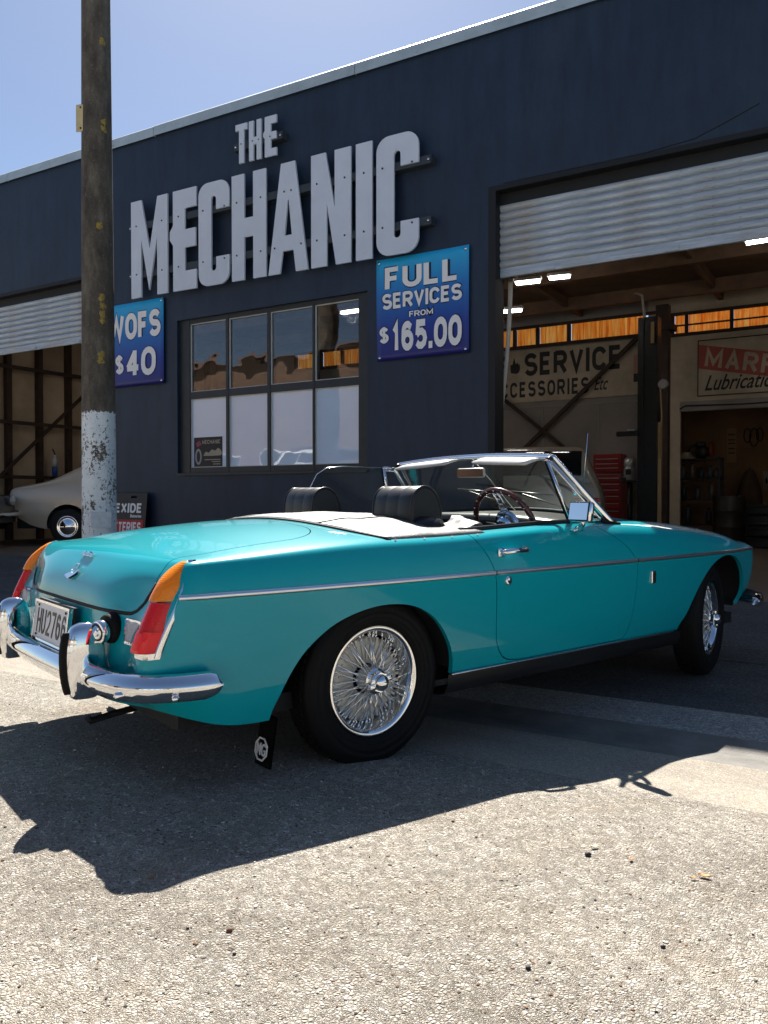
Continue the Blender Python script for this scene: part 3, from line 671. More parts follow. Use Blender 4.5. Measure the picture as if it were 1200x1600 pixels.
def bannerm():
    m, t, b = newmat('blue_printed_banner'); tc = t.nodes.new('ShaderNodeTexCoord'); sp = t.nodes.new('ShaderNodeSeparateXYZ'); t.links.new(tc.outputs['Generated'], sp.inputs[0])
    c = ramp(t, sp.outputs[2], [(0, (.010, .012, .16)), (.30, (.010, .035, .28)), (.65, (.010, .16, .50)), (1, (.02, .42, .75))])
    t.links.new(c, b.inputs['Base Color']); b.inputs['Roughness'].default_value = .4; return m
BAN = bannerm(); INK = mat('dark_blue_print', (.006, .008, .05), .5)
def banner(x0, x1, z0, z1, items, label):
    r = empty('banner_sign', BM @ Matrix.Translation((x0, -.03, z0))); tag(r, label, 'sign')
    w_, h_ = x1 - x0, z1 - z0
    def wy(x, z): return .008 * math.sin(x * 5 + 1) * math.cos(z * 4) - .004
    mb = MB(); n = 16
    F1 = [[(w_ * i / n, wy(w_ * i / n, h_ * j / n), h_ * j / n) for i in range(n + 1)] for j in range(n + 1)]
    mb.grid(F1); mb.grid([[(x, y + .006, z) for x, y, z in row] for row in F1])
    for ring in (F1[0], F1[-1], [r_[0] for r_ in F1], [r_[-1] for r_ in F1]): mb.grid([ring, [(x, y + .006, z) for x, y, z in ring]])
    bd = mb.build('board', BAN, r)
    for s, bx, off in items:
        for k, (mt, of, d) in enumerate(((INK, off + .022, .0025), (WHITE, off, .004))):
            g = .010 if k == 0 else 0
            q = (bx[0] * w_ - g, (1 - bx[3]) * h_ - g, bx[2] * w_ + g, (1 - bx[1]) * h_ + g)
            me = sign_text('lettering', s, q, frame((0, 0, 0), (1, 0, 0), (0, 0, 1)), off + (.018 / (q[3] - q[1]) if k == 0 else 0), d, .10)
            for vv in me.vertices: vv.co.y += wy(vv.co.x, vv.co.z) - .0012
            link('lettering' if k else 'lettering_outline', me, mt, bd)
    mb = MB()
    for cx in (.035, w_ - .035):
        for cz in (.035, h_ - .035): mb.lathe([(wy(cx, cz) - .008, 0), (wy(cx, cz) - .008, .014), (wy(cx, cz), .016)], 10, 'Y', (cx, 0, cz))
    mb.build('eyelet', DULLCHROME, bd)
banner(-3.722, -2.650, 2.397, 3.457, [('FULL', (.10, .09, .90, .31), .215), ('SERVICES', (.07, .345, .93, .50), .215), ('FROM', (.37, .545, .63, .60), .19), ('$', (.03, .66, .14, .835), .18), ('165.00', (.17, .635, .93, .925), .235)], 'blue printed sign reading FULL SERVICES FROM $165.00 between window and open door')
banner(-7.960, -6.893, 2.407, 3.488, [('WOFS', (.06, .12, .955, .44), .235), ('$', (.16, .60, .31, .85), .18), ('40', (.35, .55, .875, .89), .215)], 'blue printed sign reading WOFS $40 half hidden behind the white based pole')

# ================================================================== SURFACE TOOLS FOR CAR BODIES
def boxcage(S, T, RE, FE):
    """half cage (y>=0): S[k][i] side rows, T[k][j] top columns (T[k][0]=S[k][-1]), RE/FE[j][i] end faces (column 0 = side end)"""
    V = []; K = {}; Q = []
    def vid(p):
        k = tuple(round(c, 5) for c in p)
        if k not in K: K[k] = len(V); V.append(list(p))
        return K[k]
    def quad(a, b, c, d):
        q = []
        for i in (a, b, c, d):
            if i not in q: q.append(i)
        if len(q) > 2: Q.append(q)
    belt = set()
    for m in (1, -1):
        f = lambda p: vid((p[0], p[1] * m + 0.0, p[2]))
        def grid(G, flip):
            for a in range(len(G) - 1):
                for b in range(len(G[0]) - 1):
                    q = [f(G[a][b]), f(G[a + 1][b]), f(G[a + 1][b + 1]), f(G[a][b + 1])]
                    if flip != (m < 0): q = q[::-1]
                    quad(*q)
        grid(S, False)      # orientation fixed later by recalc
        grid(T, False); grid(RE, True); grid(FE, False)
    return np.array(V, float), Q, vid
class Surf:
    def __init__(s, V, N, P): s.V, s.N, s.P = V, N, P
    def clip(s, func, keep_neg=True):
        f = func(s.V) * (1 if keep_neg else -1); f = np.where(np.abs(f) < 1e-7, -1e-7, f)
        V = [v for v in s.V]; N = [n for n in s.N]; cache = {}; out = []
        def cut(a, b):
            k = (a, b) if a < b else (b, a)
            if k not in cache:
                a, b = k; t = f[a] / (f[a] - f[b]); V.append(V[a] + (V[b] - V[a]) * t); n = N[a] + (N[b] - N[a]) * t; N.append(n / max(1e-9, np.linalg.norm(n))); cache[k] = len(V) - 1
            return cache[k]
        for p in s.P:
            ins = [f[i] < 0 for i in p]
            if all(ins): out.append(p); continue
            if not any(ins): continue
            q = []
            for i in range(len(p)):
                a, b = p[i], p[(i + 1) % len(p)]
                if f[a] < 0: q.append(a)
                if (f[a] < 0) != (f[b] < 0): q.append(cut(a, b))
            if len(q) > 2: out.append(q)
        return Surf(np.array(V), np.array(N), out)
    def mesh(s, name, material, parent, flange=.014, thick_z=None):
        used = sorted({i for p in s.P for i in p}); mp = {u: k for k, u in enumerate(used)}
        V = [tuple(s.V[u]) for u in used]; N = [s.N[u] for u in used]; P = [[mp[i] for i in p] for p in s.P]
        LN = [tuple(N[i]) for p in P for i in p]
        if flange:
            cnt = {}
            for p in P:
                for i in range(len(p)):
                    a, b = p[i], p[(i + 1) % len(p)]; cnt.setdefault((min(a, b), max(a, b)), []).append((a, b))
            bd = [e[0] for e in cnt.values() if len(e) == 1]; outer = {}; inner = {}
            for a, b in bd:
                for v in (a, b):
                    if v not in inner:
                        p = np.array(V[v]); outer[v] = len(V); V.append(tuple(p)); inner[v] = len(V); V.append(tuple(p - N[v] * flange))
                q = [outer[b], outer[a], inner[a], inner[b]]; P.append(q)
                pa, pb, pc = np.array(V[q[0]]), np.array(V[q[1]]), np.array(V[q[2]]); n = np.cross(pb - pa, pc - pa); l = np.linalg.norm(n)
                n = n / l if l > 1e-12 else np.array((0, 0, 1.)); LN += [tuple(n)] * 4
        me = bpy.data.meshes.new(name); me.from_pydata(V, [], P); me.polygons.foreach_set('use_smooth', [True] * len(P))
        if len(me.loops) == len(LN): me.normals_split_custom_set(LN)
        return link(name, me, material, parent)
def subsurf(V, Q, level, fit=None, creases=()):
    me = bpy.data.meshes.new('cage'); o = bpy.data.objects.new('cage', me); COL.objects.link(o)
    C = V.copy(); me.from_pydata([tuple(v) for v in C], [], Q)
    if creases:
        at = me.attributes.new('crease_edge', 'FLOAT', 'EDGE')
        for e in me.edges:
            k = (min(e.vertices), max(e.vertices))
            if k in creases: at.data[e.index].value = creases[k]
    md = o.modifiers.new('s', 'SUBSURF'); md.levels = 1
    def ev():
        dg = bpy.context.evaluated_depsgraph_get(); dg.update(); m = bpy.data.meshes.new_from_object(o.evaluated_get(dg)); return m
    for it in range(7):
        m = ev(); a = np.empty(len(m.vertices) * 3); m.vertices.foreach_get('co', a); a = a.reshape(-1, 3)[:len(C)]
        C = C + (V - a) * .9; bpy.data.meshes.remove(m)
        me.vertices.foreach_set('co', C.ravel()); me.update()
    md.levels = level; m = ev()
    bm = bmesh.new(); bm.from_mesh(m); bmesh.ops.recalc_face_normals(bm, faces=bm.faces)
    zc = sum(v.co.z for v in bm.verts) / len(bm.verts); top = max(bm.faces, key=lambda f: f.calc_center_median().z)
    if top.normal.z < 0: bmesh.ops.reverse_faces(bm, faces=bm.faces)
    bm.normal_update(); bm.verts.index_update()
    Vv = np.array([v.co[:] for v in bm.verts]); Nn = np.array([v.normal[:] for v in bm.verts]); P = [[v.index for v in f.verts] for f in bm.faces]
    bm.free(); bpy.data.objects.remove(o); bpy.data.meshes.remove(m); bpy.data.meshes.remove(me)
    return Surf(Vv, Nn, P)
def polysdf(poly, A, B):
    """signed distance (neg inside) of points (A,B) to a polygon"""
    P = np.array(poly, float); n = len(P); d = np.full(A.shape, 1e9); ins = np.zeros(A.shape, bool)
    for i in range(n):
        a, b = P[i], P[(i + 1) % n]; e = b - a; wx, wy = A - a[0], B - a[1]
        t = np.clip((wx * e[0] + wy * e[1]) / (e @ e), 0, 1); d = np.minimum(d, np.hypot(wx - t * e[0], wy - t * e[1]))
        c = ((a[1] <= B) & (b[1] > B)) | ((a[1] > B) & (b[1] <= B))
        with np.errstate(divide='ignore', invalid='ignore'): xi = a[0] + (B - a[1]) / (e[1] if e[1] else 1e-9) * e[0]
        ins ^= c & (A < xi)
    return np.where(ins, -d, d)
def smoothpoly(pts, n=6, closed=False):
    pts = [np.array(p, float) for p in pts]; out = []
    for i in range(len(pts) - 1):
        p0, p1, p2, p3 = pts[max(i - 1, 0)], pts[i], pts[i + 1], pts[min(i + 2, len(pts) - 1)]
        for k in range(n):
            t = k / n; out.append(.5 * (2 * p1 + (p2 - p0) * t + (2 * p0 - 5 * p1 + 4 * p2 - p3) * t * t + (3 * p1 - p0 - 3 * p2 + p3) * t ** 3))
    return [tuple(p) for p in out + [pts[-1]]]
def rbox(d1, d2, r): return np.hypot(np.maximum(d1 + r, 0), np.maximum(d2 + r, 0)) - r + np.minimum(np.maximum(d1 + r, d2 + r), 0)

# ================================================================== TURQUOISE ROADSTER
def paintm(name, col, flake=0.):
    m, t, b = newmat(name); b.inputs['Base Color'].default_value = (*col, 1); b.inputs['Roughness'].default_value = .35; b.inputs['Metallic'].default_value = flake
    b.inputs['Coat Weight'].default_value = .9; b.inputs['Coat Roughness'].default_value = .010; b.inputs['Coat IOR'].default_value = 1.40; b.inputs['Specular IOR Level'].default_value = .12
    tc = t.nodes.new('ShaderNodeTexCoord'); n = noise(t, tc.outputs['Object'], 5, 2); bp = t.nodes.new('ShaderNodeBump'); bp.inputs['Strength'].default_value = .06; bp.inputs['Distance'].default_value = .006
    t.links.new(n, bp.inputs['Height']); t.links.new(bp.outputs[0], b.inputs['Coat Normal']); return m
TEAL = paintm('turquoise_car_paint', (.0004, .34, .40))
car = empty('roadster_car', CARM); tag(car, 'turquoise open roadster with wire wheels parked in front of the workshop', 'car')

ZB = [(-.80, .31), (-.62, .262), (-.45, .245), (.30, .286), (1.95, .286), (2.45, .315), (2.83, .36)]
ZC = [(-.72, .773), (-.5, .787), (-.25, .803), (0, .813), (.3, .816), (.6, .826), (.9, .838), (1.2, .843), (1.5, .847), (1.8, .842), (2.1, .82), (2.4, .785), (2.6, .752), (2.76, .712)]
YC = [(-.72, .655), (-.5, .662), (0, .67), (.5, .675), (1.0, .672), (1.3, .65), (1.5, .62), (1.8, .59), (2.1, .572), (2.4, .555), (2.8, .535)]
YB = [(-.80, .697), (-.66, .722), (-.5, .735), (-.25, .745), (0, .752), (.5, .757), (1.0, .759), (1.5, .756), (2.0, .747), (2.35, .732), (2.55, .712), (2.72, .68), (2.83, .64)]
ZM = [(-.73, .785), (-.6, .822), (-.45, .848), (-.25, .866), (0, .874), (.3, .872), (.6, .87), (1.0, .875), (1.3, .882), (1.5, .885), (1.8, .872), (2.1, .845), (2.4, .80), (2.6, .755), (2.78, .705)]
ST = [-.80, -.66, -.50, -.25, 0, .30, .6, .9, 1.2, 1.5, 1.8, 2.1, 2.35, 2.55, 2.72, 2.83]
RX = [-.775, -.842, -.852, -.826, -.783, -.752, -.730, -.712]          # tail corner line
RY = [.60, .655, .678, .692, .697, .694, .684, .655]
FX = [2.76, 2.84, 2.87, 2.875, 2.85, 2.825, 2.80, 2.765]
YO = [-.045, -.020, -.009, -.003, 0.0]
JF = [1, .80, .54, .27, 0]
def side_rows(k):
    x = ST[k]; zb = tb(ZB, x); zc = tb(ZC, max(x, -.72)); yb = tb(YB, x); yc = tb(YC, max(x, -.72)); zbelt = .667
    z4 = min(zbelt, zc - .02)
    zs = [zb, zb + .27 * (z4 - zb), zb + .53 * (z4 - zb), zb + .78 * (z4 - zb), z4, z4 + .48 * (zc - z4), z4 + .82 * (zc - z4), zc]
    ys = [yb + o for o in YO] + [yb - .15 * (yb - yc), yb - .44 * (yb - yc), yc]
    rows = []
    for i in range(8):
        xx, yy = x, ys[i]
        if k == 0: xx = RX[i]; yy = RY[i]; zz = zs[i]
        elif k == 1: xx = x + .35 * (RX[i] + .797); zz = zs[i]
        elif k == len(ST) - 1: xx = FX[i]; zz = zs[i]
        elif k == len(ST) - 2: xx = x + .4 * (FX[i] - 2.85); zz = zs[i]
        else: zz = zs[i]
        rows.append((xx, yy, zz))
    return rows
S_ = [side_rows(k) for k in range(len(ST))]
T_ = []
for k, x in enumerate(ST):
    c = S_[k][7]; row = [c]; zm = tb(ZM, c[0]) if k else .785
    for f in JF[1:]:
        if k == 0: xx = c[0] + (-.745 - c[0]) * (1 - f ** 2)
        elif k == len(ST) - 1: xx = c[0] + .09 * (1 - f ** 2)
        else: xx = c[0]
        zz = c[2] + (zm - c[2]) * (1 - f ** 2)
        if x > 1.4 and f == .80: zz = c[2] - .010
        row.append((xx, c[1] * f, zz))
    T_.append(row)
def endface(edge, top, cx, cz):
    G = [list(edge)]
    for j, f in enumerate(JF[1:], 1):
        colm = []
        for i in range(7):
            e = edge[i]; xx = cx[i] + (e[0] - cx[i]) * f ** 3; zz = cz[i] + (e[2] - cz[i]) * f ** 2; xx += (.014 if (f == .80 and i < 5 and e[0] < 0) else 0); colm.append((xx, e[1] * f, zz))
        G.append(colm + [top[j]])
    return G
RE_ = endface(S_[0], T_[0], [-.82, -.872, -.876, -.870, -.857, -.828, -.792], [.285, .385, .48, .575, .645, .705, .75])
FE_ = endface(S_[-1], T_[-1], [2.84, 2.93, 2.965, 2.975, 2.965, 2.945, 2.915], [.33, .40, .47, .54, .60, .64, .67])
V, Q, vid = boxcage(S_, T_, RE_, FE_)
cr = {}
for k in range(len(ST) - 1):
    for m in (1, -1):
        a, b_ = vid((S_[k][4][0], S_[k][4][1] * m, S_[k][4][2])), vid((S_[k + 1][4][0], S_[k + 1][4][1] * m, S_[k + 1][4][2])); cr[(min(a, b_), max(a, b_))] = .45
SURF = subsurf(V, Q, 4, creases=cr)

ARCH_R = smoothpoly([(-.455, .10), (-.450, .245), (-.420, .33), (-.375, .414), (-.315, .48), (-.217, .543), (-.091, .580), (.03, .587), (.14, .566), (.235, .51), (.305, .42), (.338, .34), (.345, .27), (.335, .22), (.34, .10)])
ARCH_F = smoothpoly([(1.93, .10), (1.945, .285), (2.0, .36), (2.06, .45), (2.15, .545), (2.26, .618), (2.40, .650), (2.545, .625), (2.655, .55), (2.705, .45), (2.71, .38), (2.69, .33), (2.66, .10)])
DOOR = smoothpoly([(.425, .90), (.458, .814), (.501, .745), (.535, .68), (.550, .60), (.556, .48), (.566, .40), (.596, .345), (.645, .308), (.72, .297)], 5) + [(1.40, .297)] + smoothpoly([(1.455, .300), (1.478, .33), (1.495, .40), (1.512, .53), (1.514, .64), (1.475, .71), (1.39, .772), (1.271, .835), (1.20, .90)], 5)
def f_archr(V): return np.where(np.abs(V[:, 1]) > .42, polysdf(ARCH_R, V[:, 0], V[:, 2]), 9.)
def f_archf(V): return np.where(np.abs(V[:, 1]) > .42, polysdf(ARCH_F, V[:, 0], V[:, 2]), 9.)
def f_door(V): return np.where(np.abs(V[:, 1]) > .5, polysdf(DOOR, V[:, 0], V[:, 2]), 9.)
def f_boot(V):
    x, y, z = V[:, 0], np.abs(V[:, 1]), V[:, 2]
    wid = np.interp(x, [-.9, -.75, -.1], [.60, .595, .555])
    return np.where(x < 0.3, np.maximum(rbox(y - wid, x + .105, .20), rbox(y - wid, .605 - z, .10)), 9.)
def f_bonnet(V):
    x, y = V[:, 0], np.abs(V[:, 1]); return np.where(V[:, 2] > .66, rbox(y - np.interp(x, [1.5, 2.7], [.52, .43]), np.abs(x - 2.16) - .60, .06), 9.)
def f_cock(V):
    x, y = V[:, 0], np.abs(V[:, 1]); return np.where(V[:, 2] > .7, rbox(y - np.interp(x, [.05, .5, 1.25], [.60, .632, .632]), np.abs(x - .69) - .585, .10), 9.)
G_ = .0022
base = SURF.clip(f_archr, False).clip(f_archf, False).clip(f_cock, False)
bodyS = base.clip(lambda v: f_door(v) - G_, False).clip(lambda v: f_boot(v) - G_, False).clip(lambda v: f_bonnet(v) - G_, False)
body = bodyS.mesh('body', TEAL, car, .02)
doorS = base.clip(lambda v: f_door(v) + G_)
doorR = doorS.clip(lambda v: v[:, 1]).mesh('door', TEAL, car, .02)
doorL = doorS.clip(lambda v: -v[:, 1]).mesh('door', TEAL, car, .02)
boot = base.clip(lambda v: f_boot(v) + G_).mesh('boot_lid', TEAL, car, .016)
bonnet = base.clip(lambda v: f_bonnet(v) + G_).mesh('bonnet', TEAL, car, .016)
def surf_y(x, z):
    """body half width at (x,z) on the side"""
    m = SURF.V[:, 1] > .4; d = (SURF.V[m, 0] - x) ** 2 + (SURF.V[m, 2] - z) ** 2; i = np.argsort(d)[:4]; wts = 1 / (d[i] + 1e-6); return float((SURF.V[m, 1][i] * wts).sum() / wts.sum())
def surf_rear(y, z):
    m = SURF.V[:, 0] < -.5; d = (SURF.V[m, 1] - y) ** 2 + (SURF.V[m, 2] - z) ** 2; i = np.argsort(d)[:4]; wts = 1 / (d[i] + 1e-6); return float((SURF.V[m, 0][i] * wts).sum() / wts.sum())
# seam seal seen in the gap under the boot lid
mb = MB(); 
pts = []
for y in np.linspace(-.60, .60, 41):
    ay = abs(y); z = .603 if ay < .49 else .603 + .10 - math.sqrt(max(0, .01 - (ay - .49) ** 2))
    pts.append((surf_rear(y, z) + .003, y, z))
mb.tube(pts, .0075, 6); mb.build('boot_seal', BLACK, car)
# underside, wheel houses, inner tub
mb = MB(); mb.span((-.72, -.60, .24), (2.7, .60, .30)); mb.span((-.55, -.3, .22), (-.1, .3, .27)); mb.build('underbody', BLACK, car)
def wheelhouse(poly, nm):
    for s in (-1, 1):
        mb = MB(); p2 = [(x, z) for x, z in poly if z > .30]; cx = sum(p[0] for p in p2) / len(p2)
        q = [(cx + (x - cx) * 1.015, z * 1.0 + .008) for x, z in p2]
        A = [(x, s * min(.715, surf_y(min(max(x, -.5), 2.8), max(z, .34)) - .022), z) for x, z in q]; B = [(x, s * .36, z) for x, z in q]
        g = mb.grid([A, B]); mb.bm.faces.new(g[1]); mb.build('wheel_house', BLACK, car)
wheelhouse(ARCH_R, 'r'); wheelhouse(ARCH_F, 'f')
mb = MB()
mb.span((.36, -.68, .30), (1.35, .68, .34)); mb.span((1.30, -.68, .34), (1.36, .68, .80)); mb.span((.34, -.62, .34), (.38, .62, .80))
mb.span((.39, -.12, .345), (1.3, .12, .52), bev=.03)
mb.build('cockpit_tub', SATIN, car)
for s, d in ((-1, doorR), (1, doorL)):
    mb = MB(); mb.span((.50, s * .60, .36), (1.30, s * .645, .80)); mb.build('door_card', VINYL, d)
    mb = MB(); pts = [(x, s * tb([(.46, .634), (1.28, .634)], x), tb(ZC, x) + .012) for x in np.linspace(.46, 1.27, 12)]
    mb.tube(pts, .011, 6); mb.build('window_seal', SATIN, d)
# sill panels
for s in (-1, 1):
    mb = MB(); mb.grid([[(x, s * y, z) for y, z in ((.715, .288), (.712, .250), (.695, .212), (.66, .200), (.55, .2))] for x in np.linspace(.325, 1.965, 20)]); o = mb.build('sill_panel', SATIN, car)
    mb = MB(); mb.tube([(x, s * .722, .289) for x in np.linspace(.335, 1.955, 16)], .0045, 6); mb.build('sill_trim', DULLCHROME, o)
# side strips (one per panel), sitting on the crease
def side_strip(x0, x1, s, parent):
    mb = MB(); xs = np.linspace(x0, x1, max(6, int((x1 - x0) * 14))); prof = [(-.002, -.010), (.006, -.008), (.009, 0), (.006, .008), (-.002, .010)]
    mb.grid([[(x, s * (surf_y(x, .667) + a), .667 + b_) for a, b_ in prof] for x in xs])
    mb.build('side_strip', mat('bright_trim', (.80, .81, .83), .30, 1.), parent, recalc=True)
for s, d in ((-1, doorR), (1, doorL)):
    side_strip(-.768, .536, s, body); side_strip(.543, 1.508, s, d); side_strip(1.516, 2.80, s, body)
# door handles, locks, wing badge
for s, d in ((-1, doorR), (1, doorL)):
    y = lambda x, z: s * surf_y(x, z)
    mb = MB(); mb.tube([(.575, y(.575, .745) + s * .004, .742), (.585, y(.585, .745) + s * .030, .748), (.64, y(.64, .75) + s * .036, .752), (.70, y(.70, .75) + s * .034, .752), (.730, y(.73, .75) + s * .006, .750)], [.011, .013, .011, .013, .010], 8)
    mb.box((.583, y(.583, .745) + s * .006, .745), (.040, .010, .034), bev=.004); mb.box((.722, y(.722, .75) + s * .006, .750), (.030, .010, .030), bev=.004)
    mb.build('door_handle', CHROME, d, smooth=True)
    mb = MB(); yy = y(.613, .632); mb.lathe([(yy, .019), (yy + s * .007, .017), (yy + s * .009, .011), (yy + s * .009, 0)], 20, 'Y', (.613, 0, .632)); mb.build('door_lock', CHROME, d)
    mb = MB(); yy = y(1.649, .58); mb.box((1.649, yy + s * .003, .58), (.034, .012, .060), bev=.003); o = mb.build('wing_badge', CHROME, body)
    mb = MB(); mb.box((1.649, yy + s * .0095, .58), (.020, .003, .042), bev=.001); mb.build('badge_inlay', BLACK, o)

# ---------------- tail lamps
def lensm(name, col):
    m, t, b = newmat(name); b.inputs['Base Color'].default_value = (*col, 1); b.inputs['Roughness'].default_value = .2; b.inputs['Coat Weight'].default_value = .5
    b.inputs['Specular IOR Level'].default_value = .3; b.inputs['Subsurface Weight'].default_value = .3; b.inputs['Subsurface Radius'].default_value = (1, .3, .05); b.inputs['Subsurface Scale'].default_value = .05
    tc = t.nodes.new('ShaderNodeTexCoord'); wv = t.nodes.new('ShaderNodeTexWave'); wv.bands_direction = 'Z'; wv.inputs['Scale'].default_value = 60; wv.inputs['Distortion'].default_value = .5
    t.links.new(tc.outputs['Object'], wv.inputs['Vector']); bp = t.nodes.new('ShaderNodeBump'); bp.inputs['Strength'].default_value = .25; bp.inputs['Distance'].default_value = .002
    t.links.new(wv.outputs[0], bp.inputs['Height']); t.links.new(bp.outputs[0], b.inputs['Normal']); return m
AMB = lensm('amber_lens', (1.0, .27, .0)); RED = lensm('red_lens', (.70, .002, .002)); RED2 = lensm('bright_red_lens', (1.0, .008, .010))
def lamp(s):
    r = empty('tail_lamp', None, car)
    def O(z): return np.array((np.interp(z, [.498, .575, .655, .72, .772], [-.832, -.801, -.764, -.735, -.704]), np.interp(z, [.498, .6, .70, .772], [.704, .708, .705, .672]), z))
    def wd_(z): return .064 * (1 if z < .66 else math.sqrt(max(0, 1 - ((z - .66) / .118) ** 2))) + .004
    def sec(z, dep, n=10, grow=0., back=0.):
        o = O(z); W = wd_(z) + grow; pts = []
        for i in range(n + 1):
            a = math.pi * i / n; u = .5 - .5 * math.cos(a)          # 0 outer .. 1 inner
            bulge = (math.sin(a)) ** .55
            pts.append((o[0] + back - dep * bulge - .026 * u * (W / .09), s * (o[1] - u * W + grow / 2 - .004), z))
        return pts
    def body_(z0, z1, dep0, dep1, n, nm, m_, box=False):
        mb = MB(); Z = np.linspace(z0, z1, n); g = mb.grid([sec(z, dep0 + (dep1 - dep0) * i / (n - 1)) for i, z in enumerate(Z)])
        mb.bm.faces.new(g[0]); mb.bm.faces.new(g[-1][::-1]); o = mb.build(nm, m_, r); sharp(o, 50); return o
    def dp(z): return .060 * (1 if z < .67 else math.sqrt(max(0, 1 - ((z - .67) / .105) ** 2))) + .003
    mb = MB(); Z = [.660, .675, .69, .705, .72, .735, .75, .76, .767, .7715]; g = mb.grid([sec(z, dp(z)) for z in Z]); mb.bm.faces.new(g[0]); mb.bm.faces.new(g[-1][::-1]); sharp(mb.build('amber_lens', AMB, r), 50)
    mb = MB(); Z = [.570, .60, .63, .655]; g = mb.grid([sec(z, dp(z) * .9) for z in Z]); mb.bm.faces.new(g[0]); mb.bm.faces.new(g[-1][::-1]); sharp(mb.build('red_lens', RED, r), 50)
    # lower reflector block: boxier and standing further out
    mb = MB(); Z = [.512, .518, .565, .574]; 
    def blk(z, k):
        o = O(min(max(z, .52), .56)); d = .056 * k; W = .066
        return [(o[0], s * (o[1] - .004), z), (o[0] - d * .75, s * (o[1] - .006), z), (o[0] - d * 1.03, s * (o[1] - .020), z), (o[0] - d * 1.2, s * (o[1] - .050), z), (o[0] - d * 1.18, s * (o[1] - W + .004), z), (o[0] - d * .9, s * (o[1] - W), z), (o[0] - .02, s * (o[1] - W + .01), z)]
    g = mb.grid([blk(z, k) for z, k in zip(Z, (.93, 1, 1, .93))], smooth=False); mb.bm.faces.new(g[0]); mb.bm.faces.new(g[-1][::-1]); mb.build('reflector_block', RED2, r, bevel=.003, smooth=True)
    # bright bezel: outer edge strip with its foot
    mb = MB(); Z = np.linspace(.498, .776, 14)
    P = []
    for z in Z:
        o = O(min(z, .772)); 
        if z > .772: o = o + np.array((.003, -.004, 0))
        t_ = .0035
        P.append([(o[0] + .013, s * (o[1] + t_ - .006), z + .004), (o[0] + .009, s * (o[1] + t_), z), (o[0] - .009, s * (o[1] + t_ - .001), z), (o[0] - .012, s * (o[1] - .005), z - .001), (o[0] - .012, s * (o[1] - .012), z - .001)])
    mb.grid(P)
    mb.tube([(q_[0] - .002, q_[1] + s * .001, q_[2]) for q_ in [sec(z, .003)[-1] for z in np.linspace(.505, .772, 14)]], .0045, 6)
    o = O(.505)
    foot = [(o[0] + .006, s * (o[1] + .001)), (o[0] - .030, s * (o[1] - .001)), (o[0] - .040, s * (o[1] - .014)), (o[0] - .046, s * (o[1] - .060)), (o[0] - .01, s * (o[1] - .072))]
    mb.prism(foot, .018, Matrix.Translation((0, 0, .494)))
    mb.build('bezel', CHROME, r)
    return r
lamp(-1); lamp(1)

# ---------------- rear bumper and overriders
mb = MB()
BP = smoothpoly([(-.955, -.0), (-.952, -.2), (-.940, -.42), (-.922, -.56), (-.892, -.645), (-.845, -.700), (-.78, -.735), (-.71, -.752), (-.658, -.753)], 5)
BP = [(x, -y) for x, y in BP[::-1]][:-1] + BP
def bprof(tp): # (outward, z)
    h = .042 * tp
    return [(-.018, .408 + h * .92), (-.004, .408 + h), (.010, .408 + h * .80), (.026, .408 + h * .25), (.028, .408 - h * .05), (.018, .408 - h * .55), (.004, .408 - h * .95), (-.016, .408 - h)]
P = []
n = len(BP)
for i, (x, y) in enumerate(BP):
    a = np.array(BP[max(0, i - 1)]); c = np.array(BP[min(n - 1, i + 1)]); t_ = (c - a) / np.linalg.norm(c - a); no = np.array((t_[1], -t_[0])); 
    if no @ np.array((x + .2, y)) < 0: no = -no
    e = min(i, n - 1 - i) / 4; tp = 1 if e >= 1 else (.45 + .55 * math.sqrt(1 - (1 - e) ** 2))
    P.append([(x + no[0] * o, y + no[1] * o, z) for o, z in bprof(tp)])
g = mb.grid(P); mb.bm.faces.new(g[0]); mb.bm.faces.new(g[-1][::-1])
bump = mb.build('rear_bumper', CHROME, car); sharp(bump, 45)
for y in (-.645, .645): mb = MB(); mb.lathe([(-.935, .0), (-.935, .010), (-.90, .012)], 12, 'X', (0, y, .392)); mb.build('bumper_bolt', CHROME, bump)
for y in (-.73, .73): mb = MB(); mb.lathe([(-.0, .011), (.012 * (1 if y > 0 else -1), .010), (.014 * (1 if y > 0 else -1), 0)], 12, 'Y', (-.80, y + (.022 if y > 0 else -.022), .385)); mb.build('bumper_bolt', CHROME, bump)
for s in (-1, 1):
    yc = s * .405
    prof = smoothpoly([(.340, .018), (.350, .040), (.41, .055), (.48, .058), (.530, .052), (.562, .039), (.576, .016)], 3)   # z, half width/depth
    mb = MB(); P = []
    for z, w_ in prof:
        ring = []; d = w_ * 1.05
        for k in range(20):
            a = 2 * math.pi * k / 20; cx, cy = math.cos(a), math.sin(a); q = 2 / 3.2
            ring.append((-.940 + d * math.copysign(abs(cx) ** q, cx) * 1.0 + .0, yc + w_ * .62 * math.copysign(abs(cy) ** q, cy), z))
        P.append(ring)
    g = mb.grid(P, cv=True); mb.bm.faces.new(g[0]); mb.bm.faces.new(g[-1][::-1]); ov = mb.build('overrider', CHROME, bump)
    mb = MB(); rp = smoothpoly([(.360, .010), (.373, .016), (.46, .019), (.525, .017), (.55, .008)], 3); P = []
    for z, w_ in rp:
        dd = np.interp(z, [p[0] for p in prof], [p[1] for p in prof]) * 1.05
        P.append([(-.940 - dd + .012, yc - w_, z), (-.940 - dd - .012, yc - w_ * .7, z), (-.940 - dd - .016, yc, z), (-.940 - dd - .012, yc + w_ * .7, z), (-.940 - dd + .012, yc + w_, z)])
    g = mb.grid(P); mb.bm.faces.new(g[0]); mb.bm.faces.new(g[-1][::-1]); mb.build('rubber_facing', RUBBER, ov)
    mb = MB(); mb.span((-.97, yc - .02, .39), (-.84, yc + .02, .42)); mb.build('bumper_bracket', BLACK, bump)
